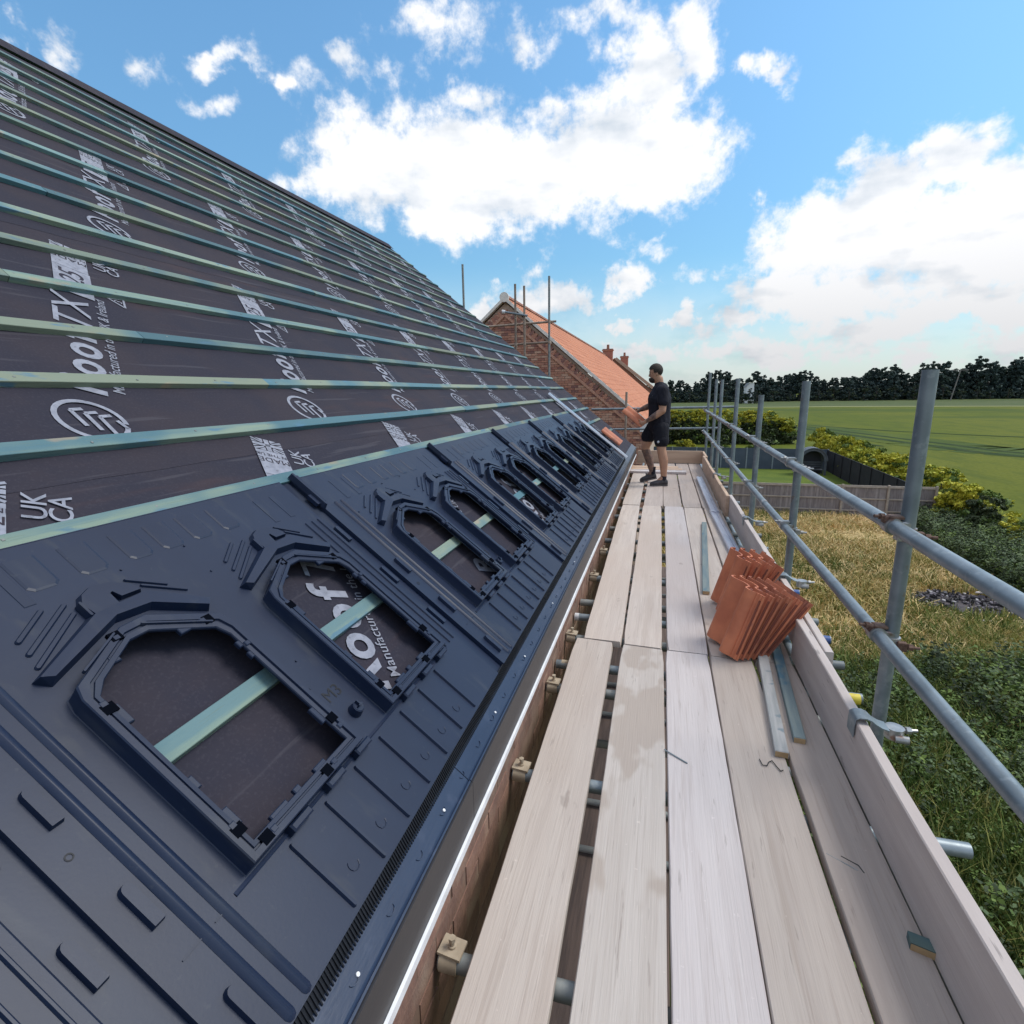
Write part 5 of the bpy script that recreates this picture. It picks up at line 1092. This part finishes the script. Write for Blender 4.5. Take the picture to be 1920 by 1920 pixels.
mb = MB(); mb.add([(-.9, .86, .0), (.9, .86, 0), (.9, .86, 1.15)]+[(.9*math.cos(math.pi*k/10), .86, 1.15+.88*math.sin(math.pi*k/10)) for k in range(1, 10)]+[(-.9, .86, 1.15)], [tuple(range(13))]); mb.build('arbour_back', M['arbour_in'], ab, mw)
mb = MB()
for k in range(4): mb.box(-.78, .78, .05+.16*k, .05+.16*k+.13, .44, .47)
for k in range(3): mb.box(-.78, .78, .74, .77, .56+.17*k, .68+.17*k)
mb.build('arbour_bench', M['arbour'], ab, mw)
# utility pole and the pale gable among the trees
up = empty('utility_pole', T(125, 293, G), 'wooden utility pole with a crossarm in front of the dark trees', 'utility pole')
MB().tube((125, 293, G), (127.2, 293, 8.6), .22, 10).build('pole', M['pole'], up, I4, smooth=True); MB().box(123.9, 130.2, 292.9, 293.2, 7.9, 8.25).build('crossarm', M['pole'], up, I4)
hb = empty('distant_house', T(37, 274, G), 'distant white-ended house peeping out between the dark trees', 'house')
mb = MB(); mb.add([(36.0, 272, G), (39.6, 272, G), (39.2, 272, 4.0), (37.2, 272, 3.9), (36.0, 272, 2.3), (36.0, 280, G), (39.6, 280, G), (39.2, 280, 4), (37.2, 280, 3.9), (36, 280, 2.3)], [(0, 1, 2, 3, 4), (9, 8, 7, 6, 5), (1, 6, 7, 2), (0, 4, 9, 5)]); mb.build('wall', M['white'], hb, I4)
mb = MB(); mb.add([(35.7, 271.5, 2.1), (37.2, 271.5, 4.0), (37.2, 281, 4.0), (35.7, 281, 2.1), (39.3, 271.5, 4.1), (39.3, 281, 4.1)], [(0, 1, 2, 3), (1, 4, 5, 2)]); mb.build('roof', M['fascia'], hb, I4)

# ------------------------------------------------------------------ trees, hedges and shrubs
def crown_mesh(name, seed, H, Rr, nclump, per, leaf, mats, shape='pine', z0=.25):
    g = np.random.default_rng(seed); C = []; Rc = []
    for k in range(nclump):
        t = g.uniform(0, 1)**.9; z = H*(z0+(1-z0)*t)
        if shape == 'pine': rad = Rr*(1-.55*t**1.6)*g.uniform(.25, 1)
        elif shape == 'round': rad = Rr*math.sqrt(max(.02, 1-(2*t-1)**2*.85))*g.uniform(.2, 1)
        else: rad = Rr*g.uniform(.1, 1)*(1-.3*t)
        a = g.uniform(0, 2*np.pi); C.append((rad*math.cos(a), rad*math.sin(a), z)); Rc.append(Rr*g.uniform(.16, .34)*(1-.45*t))
    if shape == 'pine':
        for k in range(3): C.append((g.normal(0, Rr*.22), g.normal(0, Rr*.2), H*g.uniform(.97, 1.06))); Rc.append(Rr*.12)
    C = np.repeat(np.array(C), per, 0); Rc = np.repeat(np.array(Rc), per); m = len(C)
    d = g.normal(0, 1, (m, 3)); d /= np.linalg.norm(d, axis=1)[:, None]; P = C+d*Rc[:, None]*g.uniform(.3, 1, m)[:, None]*np.array([1.15, 1.15, .75])
    nr = d+g.normal(0, .7, (m, 3)); nr /= np.linalg.norm(nr, axis=1)[:, None]; u = np.cross(nr, g.normal(0, 1, (m, 3))); u /= np.linalg.norm(u, axis=1)[:, None]; v = np.cross(nr, u)
    s = (leaf*g.uniform(.5, 1.3, m))[:, None]; V = np.stack([P-u*s, P+v*s*.6, P+u*s, P-v*s*.6], 1).reshape(-1, 3); i = np.arange(m)[:, None]*4
    me = raw_mesh(name, V, i+[0, 1, 2, 3], mats, None, I4, mi=np.repeat(g.integers(0, len(mats), nclump+3 if shape == 'pine' else nclump), per)[:m]); return me
def tmp_mesh(o): d = o.data; W.pop(o, None); bpy.data.objects.remove(o); return d
def clean(): pass
pines = [tmp_mesh(crown_mesh('crown', s, 15, 4.9, 80, 34, .60, [M['pine']], 'pine', .0)) for s in range(5)]; clean()
broad = [tmp_mesh(crown_mesh('crown', 20+s, 10, 4.6, 34, 34, .5, [M['pine2'], M['pine']], 'round', .05)) for s in range(2)]; clean()
tm = MB(); tm.tube((0, 0, 0), (.15, 0, 9), .28, 8, r2=.14); tm.tube((.1, 0, 5), (1.6, .4, 8.2), .12, 6, r2=.05); tm.tube((.1, 0, 6), (-1.5, .2, 9.5), .11, 6, r2=.05); tr_ = tm.build('trunk', M['bark'], None, I4); trunk = tmp_mesh(tr_); clean()
def tree(x, y, h, me, label, group, sx=1.0, hb_=15):
    rt = empty('pine_tree' if me in pines else 'tree', T(x, y, G), label, 'tree', group); s = h/hb_; m = T(x, y, G) @ Matrix.Rotation(random.uniform(0, 6.28), 4, 'Z') @ Matrix.Diagonal((s*sx, s*sx, s, 1))
    link('crown', me, rt, m); link('trunk', trunk, rt, m)
tr = random.Random(31); gb = 'dark pines along the far side of the fields'
hprof = [(0, 10.5), (14, 11), (20, 12), (28, 14), (36, 12.5), (41, 10), (46, 13), (58, 12.6), (64, 14), (72, 13.5), (78, 11.5), (84, 9.5), (90, 12), (97, 14.3), (105, 14.6), (125, 15), (150, 17), (190, 18)]
x = -8.0; kk = 0
while x < 190:
    xs_, hs = zip(*hprof); h = float(np.interp(x, xs_, hs))*(1+.10*math.sin(x*.31)+.05*math.sin(x*.83+1))*tr.uniform(.86, 1.08)
    y = 302+x*.12+tr.uniform(-3, 3)
    tree(x, y, h, pines[kk % 5], 'dark pine in the far tree line beyond the fields', gb, tr.uniform(.85, 1.1)); kk += 1
    x += tr.uniform(3.0, 4.4)
x = -6
while x < 190:
    h = float(np.interp(x, xs_, hs))*tr.uniform(.68, .90); tree(x, 313+x*.12+tr.uniform(-2, 3), h, pines[kk % 5], 'dark pine in the far tree line beyond the fields', gb, 1.25); kk += 1; x += 4.6
x = -4
while x < 188:
    tree(x, 293+x*.12+tr.uniform(-2, 2), tr.uniform(4.5, 7.5), broad[kk % 2], 'low bushy tree at the foot of the far pines', 'bushy trees below the pines', 1.15, 10); 
    kk += 1; x += tr.uniform(5.5, 9)
for x, y, h in ((36.4, 264, 6.6), (39.2, 262, 6.0), (33.6, 266, 6.4)): tree(x, y, h, broad[0], 'low bushy tree at the foot of the far pines', 'bushy trees below the pines', 1.0, 10)
# shrubs: golden and dark crowns; golden ones also paint the hedge's lit tops
ysh = [tmp_mesh(crown_mesh('crown', 40+s, 1.0, .62, 60, 60, .046, [M['yleaf'], M['yleaf'], M['yleaf'], M['weed']], 'round', .0)) for s in range(3)]; clean()
dsh = [tmp_mesh(crown_mesh('crown', 50+s, 1.0, .70, 54, 50, .050, [M['dleaf'], M['dleaf'], M['weed']], 'round', .0)) for s in range(2)]; clean()
stm = MB(); stm.tube((0, 0, 0), (.02, 0, .7), .03, 6, r2=.01); s_ = stm.build('stem', M['bark'], None, I4); stem = tmp_mesh(s_); clean()
def shrub(x, y, h, wx, me, label, group, z=0):
    rt = empty('shrub', T(x, y, G), label, 'shrub', group); m = T(x, y, G+z) @ Matrix.Rotation(random.uniform(0, 6.28), 4, 'Z') @ Matrix.Diagonal((wx, wx, h, 1)); link('foliage', me, rt, m); link('stem', stem, rt, m)
sr = random.Random(8)
for k in range(16):
    t = k/15; y = 58-27.5*t; x = 15.0-.6*t+sr.uniform(-.3, .3); h = 2.5-.5*t+sr.uniform(-.3, .35)
    shrub(x, y, h, 2.1*sr.uniform(.9, 1.2), ysh[k % 3], 'golden shrub growing outside the black side fence', 'golden shrubs along the black fence')
for k, (x, y, h, w_) in enumerate(((13.9, 30.2, 1.9, 1.8), (14.2, 28.3, 1.7, 1.8), (14.4, 26.2, 1.2, 1.6))):
    shrub(x, y, h, w_, ysh[k] if k != 1 else dsh[0], ['yellow-green shrub against the end post of the wooden fence', 'darker shrub just this side of the fence end', 'low yellow-green shrub nearest this side of the fence'][k], None)
for k in range(15):
    x = .2+1.02*k; y = 71+.10*k; h = 3.1-.03*k+sr.uniform(-.2, .2) if k < 13 else 2.3
    shrub(x, y+sr.uniform(-.3, .3), h, 2.6, dsh[k % 2], 'dark hedge bush beyond the blue-grey fence', 'dark bushes of the far garden hedge')
for k in range(15):  # light on the hedge top, put in as golden crowns over the dark bushes
    x = .2+1.02*k; y = 71.2+.1*k; h = 1.7; z = 2.55-.045*k+sr.uniform(-.15, .2)
    if k > 12: z = 1.4
    shrub(x, y+sr.uniform(-.3, .3), h, 1.9*sr.uniform(.9, 1.15), ysh[k % 3], 'lit top of the far garden hedge, its light painted as golden leaves', 'lit tops of the far garden hedge, painted golden', z)
for x, y, h, w_, lab in ((2.0, 54, 1.9, 2.0, 'pale green bush behind the left end of the blue-grey fence'), (9.8, 58, 1.7, 2.6, 'dark bush behind the middle of the blue-grey fence'), (6.0, 60, 1.9, 2.2, 'dark bush behind the blue-grey fence, left of the middle')): shrub(x, y, h, w_, ysh[1] if 'pale' in lab else dsh[0], lab, None)
# ================================================================== THE ROOFER
def blob(name, caps, mats, parent, vox=.008, sm=4):
    """one continuous surface grown round tapered limbs: capsules fused by a voxel remesh"""
    mb = MB(); n = 14
    for p, q, r0, r1, *sy in caps:
        sy = sy[0] if sy else 1; p = Vector(p); q = Vector(q); d = q-p; L = d.length; d.normalize() if L > 1e-6 else None
        if L < 1e-6: d = Vector((0, 0, 1))
        a = d.orthogonal().normalized(); b = d.cross(a); vs = []; m = 0
        for c, r, s_ in ((p, r0, -1), (q, r1, 1)):
            for k in range(5):
                an = (math.pi/2)*(k/4 if s_ > 0 else 1-k/4); rr = r*math.cos(an); o = c+d*(s_*r*math.sin(an))
                for t in range(n):
                    w_ = o+a*math.cos(2*math.pi*t/n)*max(rr, .0005)+b*math.sin(2*math.pi*t/n)*max(rr, .0005); cy = p.y+(q.y-p.y)*max(0, min(1, (w_-p).dot(d)/max(L, 1e-6))); vs.append((w_.x, cy+(w_.y-cy)*sy, w_.z))
                m += 1
        fs = [tuple(range(n))[::-1], tuple(range(n*(m-1), n*m))]
        for k in range(m-1):
            for t in range(n): u = (t+1) % n; fs.append((k*n+t, k*n+u, k*n+n+u, k*n+n+t))
        mb.add(vs, fs)
    me = bpy.data.meshes.new(name); me.from_pydata(mb.v, [], mb.f); o = bpy.data.objects.new(name, me); COL.objects.link(o)
    md = o.modifiers.new('r', 'REMESH'); md.mode = 'VOXEL'; md.voxel_size = vox; sm_ = o.modifiers.new('s', 'SMOOTH'); sm_.factor = .5; sm_.iterations = sm
    dg = bpy.context.evaluated_depsgraph_get(); nm = bpy.data.meshes.new_from_object(o.evaluated_get(dg)); bpy.data.objects.remove(o)
    nm.polygons.foreach_set('use_smooth', [True]*len(nm.polygons))
    for q in (mats if isinstance(mats, list) else [mats]): nm.materials.append(q)
    return link(name, nm, parent, I4)
man = empty('person', T(-.06, 8.45, 0), 'bearded man in black T-shirt and shorts standing on the boards, looking down at a tile', 'person')
B = {'pel': ((-.055, 8.45, .93), .135), 'bel': ((-.060, 8.45, 1.07), .130), 'che': ((-.068, 8.45, 1.27), .140), 'uch': ((-.060, 8.45, 1.395), .105), 'nb': ((-.070, 8.45, 1.47), .062), 'nk': ((-.092, 8.45, 1.525), .056),
     'h0': ((-.085, 8.45, 1.570), .058), 'h1': ((-.134, 8.45, 1.602), .078), 'h2': ((-.142, 8.45, 1.672), .088), 'h3': ((-.130, 8.45, 1.700), .085), 'chin': ((-.180, 8.45, 1.558), .042), 'nose': ((-.226, 8.45, 1.612), .013), 'nose2': ((-.214, 8.45, 1.648), .015),
     'sN': ((-.030, 8.285, 1.392), .062), 'aN': ((-.018, 8.245, 1.25), .052), 'eN': ((-.015, 8.215, 1.115), .043), 'fN': ((-.120, 8.225, 1.040), .041), 'wN': ((-.250, 8.262, .955), .027), 'pN': ((-.300, 8.285, .928), .030),
     'sF': ((-.095, 8.615, 1.392), .062), 'aF': ((-.135, 8.655, 1.28), .052), 'eF': ((-.185, 8.680, 1.185), .043), 'fF': ((-.275, 8.680, 1.145), .040), 'wF': ((-.365, 8.665, 1.105), .027), 'pF': ((-.410, 8.645, 1.085), .030),
     'lN': ((-.030, 8.365, .86), .095), 'tN': ((-.018, 8.335, .70), .082), 'kN': ((-.004, 8.312, .535), .058), 'cN': ((.032, 8.312, .385), .058), 'nN': ((.045, 8.318, .13), .036), 'toN': ((-.070, 8.290, .042), .022),
     'lF': ((-.125, 8.545, .86), .095), 'tF': ((-.200, 8.568, .70), .082), 'kF': ((-.250, 8.580, .54), .056), 'cF': ((-.192, 8.598, .385), .056), 'nF': ((-.128, 8.618, .165), .036), 'toF': ((-.230, 8.602, .048), .022)}
ed = [('pel', 'bel'), ('bel', 'che'), ('che', 'uch'), ('uch', 'nb'), ('nb', 'nk'), ('nb', 'h0'), ('nk', 'h1'), ('h0', 'h1'), ('h1', 'h2'), ('h2', 'h3'), ('h1', 'chin'), ('h2', 'nose2'), ('nose2', 'nose'), ('uch', 'sN'), ('sN', 'aN'), ('aN', 'eN'), ('eN', 'fN'), ('fN', 'wN'), ('wN', 'pN'), ('uch', 'sF'), ('sF', 'aF'), ('aF', 'eF'), ('eF', 'fF'), ('fF', 'wF'), ('wF', 'pF'),
      ('pel', 'lN'), ('lN', 'tN'), ('tN', 'kN'), ('kN', 'cN'), ('cN', 'nN'), ('nN', 'toN'), ('pel', 'lF'), ('lF', 'tF'), ('tF', 'kF'), ('kF', 'cF'), ('cF', 'nF'), ('nF', 'toF')]
def hand(tag_, palm, d, side, curl):
    """five fingers from the palm: d along the hand, side across it, curl inwards"""
    palm = Vector(palm); d = Vector(d).normalized(); side = Vector(side).normalized(); curl = Vector(curl).normalized()
    for k, (o, l, r) in enumerate(((-.032, .060, .0088), (-.011, .070, .0092), (.011, .065, .0090), (.031, .050, .0080))):
        a = palm+side*o+d*.030; b = a+d*l*.55+curl*.006; c = b+d*l*.25+curl*l*.45
        n0, n1, n2 = '%sa%d' % (tag_, k), '%sb%d' % (tag_, k), '%sc%d' % (tag_, k); B[n0] = (tuple(a), r*1.15); B[n1] = (tuple(b), r); B[n2] = (tuple(c), r*.85); ed.extend([('p'+tag_, n0), (n0, n1), (n1, n2)])
    a = palm-side*.034-d*.004; b = a-side*.022+d*.026+curl*.014; c = b+d*.026+curl*.012
    B[tag_+'t0'] = (tuple(a), .0115); B[tag_+'t1'] = (tuple(b), .010); B[tag_+'t2'] = (tuple(c), .0085); ed.extend([('p'+tag_, tag_+'t0'), (tag_+'t0', tag_+'t1'), (tag_+'t1', tag_+'t2')])
hand('N', B['pN'][0], (-.75, .30, -.25), (.35, .2, -.9), (.2, .8, .5)); hand('F', B['pF'][0], (-.8, -.25, -.1), (-.45, -.1, -.85), (.1, -.9, .2))
WIDE = {'pel': 1.18, 'bel': 1.12, 'che': 1.2, 'uch': 1.35}
for q_ in ('aN', 'eN', 'fN', 'aF', 'eF', 'fF', 'kN', 'cN', 'kF', 'cF', 'nN', 'nF'): B[q_] = (B[q_][0], B[q_][1]*1.15)
caps = [(B[a][0], B[b][0], B[a][1], B[b][1], min(WIDE.get(a, 1), WIDE.get(b, 1)) if b in WIDE and a in WIDE else 1) for a, b in ed if a[0] not in 'x']
body = blob('body', caps, [M['skin'], M['tattoo']], man, .0065, 3)
for p in body.data.polygons:
    c = p.center
    if (c.z < .52 and c.y > 8.5 and c.z > .1) or (c.y > 8.58 and 1.0 < c.z < 1.3 and c.x > -.40) or (c.y < 8.3 and c.x < -.10 and c.z > .9 and c.x > -.24): p.material_index = 1
blob('t_shirt', [((-.055, 8.45, .945), (-.058, 8.45, 1.09), .166, .160, 1.10), ((-.058, 8.45, 1.09), (-.066, 8.45, 1.28), .160, .172, 1.10), ((-.066, 8.45, 1.28), (-.056, 8.45, 1.385), .170, .130, 1.22), ((-.056, 8.45, 1.385), (-.072, 8.45, 1.468), .120, .078, 1.15),
    ((-.05, 8.36, 1.385), (-.026, 8.262, 1.398), .086, .086), ((-.026, 8.262, 1.398), (-.014, 8.228, 1.262), .086, .080), ((-.014, 8.228, 1.262), (-.013, 8.225, 1.250), .080, .082),
    ((-.07, 8.54, 1.385), (-.092, 8.636, 1.398), .086, .084), ((-.092, 8.636, 1.398), (-.138, 8.668, 1.275), .082, .076)], M['cloth'], man, .008, 5)
blob('shorts', [((-.056, 8.45, .99), (-.056, 8.45, .90), .150, .158, 1.12), ((-.033, 8.365, .86), (-.012, 8.328, .695), .128, .108), ((-.012, 8.328, .695), (-.009, 8.324, .672), .110, .112), ((-.115, 8.545, .86), (-.205, 8.570, .73), .126, .106), ((-.205, 8.57, .73), (-.210, 8.571, .718), .108, .110)], M['cloth2'], man, .008, 5)
def shoe(an, toe_, heel, lift):
    an = Vector(an); toe_ = Vector(toe_); heel = Vector(heel); d = (toe_-heel); L = d.length; d.normalize(); side = Vector((-d.y, d.x, 0)).normalized(); up = side.cross(d); up = up if up.z > 0 else -up
    prof = [(0, .030, .055), (.10, .037, .075), (.25, .036, .085), (.42, .036, .072), (.62, .043, .055), (.80, .045, .045), (.93, .034, .036), (1.0, .016, .022)]
    mb = MB(); n = 12; vs = []
    for t, w_, h in prof:
        for k in range(n):
            a = 2*math.pi*k/n; h_ = h*1.32; y = w_*1.08*math.cos(a); z = h_*.5+h_*.5*math.sin(a); z = max(z, .004); vs.append(tuple(heel+d*L*t+side*y+up*(z+.012)))
    fs = [tuple(range(n))[::-1], tuple(range(n*7, n*8))]
    for i in range(7):
        for k in range(n): j = (k+1) % n; fs.append((i*n+k, i*n+j, i*n+n+j, i*n+n+k))
    mb.add(vs, fs); o = mb.build('shoe', M['shoe'], man, I4, smooth=True, angle=80)
    mb = MB(); vs = []
    for t, w_, h in prof: vs += [tuple(heel+d*L*t+side*(w_+.002)), tuple(heel+d*L*t-side*(w_+.002)), tuple(heel+d*L*t-side*(w_+.001)+up*.022), tuple(heel+d*L*t+side*(w_+.001)+up*.022)]
    fs = [(0, 1, 2, 3), (31, 30, 29, 28)]
    for i in range(7):
        for k in range(4): j = (k+1) % 4; fs.append((4*i+k, 4*i+j, 4*i+4+j, 4*i+4+k))
    mb.add(vs, fs); mb.build('sole', M['sole'], o, I4)
shoe((.045, 8.318, .13), (-.150, 8.262, .002), (.102, 8.330, .002), 0); shoe((-.128, 8.618, .165), (-.305, 8.585, .004), (-.060, 8.635, .060), .05)
for (a, b) in (((.045, 8.318, .20), (.042, 8.318, .085)), ((-.120, 8.620, .245), (-.125, 8.618, .13))):
    MB().tube(a, b, .043, 14, r2=.044).build('sock', M['cloth'], man, I4, smooth=True)
# hair cap, beard, ear, eyes, badges
def ell(name, c, r, m, cut=None, n=20):
    mb = MB(); vs = []; fs = []
    for i in range(n+1):
        for k in range(n):
            a = math.pi*i/n; b = 2*math.pi*k/n; vs.append((c[0]+r[0]*math.sin(a)*math.cos(b), c[1]+r[1]*math.sin(a)*math.sin(b), c[2]+r[2]*math.cos(a)))
    for i in range(n):
        for k in range(n):
            j = (k+1) % n; f = (i*n+k, i*n+n+k, i*n+n+j, i*n+j); cc = [sum(vs[q][z] for q in f)/4 for z in range(3)]
            if cut is None or cut(cc): fs.append(f)
    mb.add(vs, fs); return mb.build(name, m, man, I4, smooth=True, angle=80)
ell('hair', (-.134, 8.45, 1.690), (.103, .097, .103), M['hair'], lambda c: (c[2] > 1.700 if c[0] < -.165 else c[2] > 1.665 if c[0] < -.125 else c[2] > 1.595))
ell('beard', (-.172, 8.45, 1.566), (.060, .066, .058), M['hair'], lambda c: c[2] < 1.588 or (c[0] > -.15 and c[2] < 1.61))
for s in (-1, 1):
    ell('ear', (-.118, 8.45+s*.083, 1.640), (.017, .008, .030), M['skin'], n=10); ell('eye', (-.214, 8.45+s*.032, 1.652), (.008, .011, .007), M['eye'], n=8); ell('eyebrow', (-.222, 8.45+s*.034, 1.672), (.008, .020, .005), M['hair'], n=8)
ell('mouth', (-.222, 8.45, 1.572), (.006, .020, .004), M['tile_inner'], n=8)
ell('shirt_badge', (-.160, 8.315, 1.325), (.016, .006, .014), M['shoe'], n=8)
ell('shorts_badge', (-.055, 8.222, .665), (.019, .008, .019), M['badge'], n=10)
# the tile he holds
place_tile(frame_from(Vector((-.318, 8.275, .862)), (.25, .95, .19), (-.28, .10, .26)), 'orange tile held in the hands of the man in black')
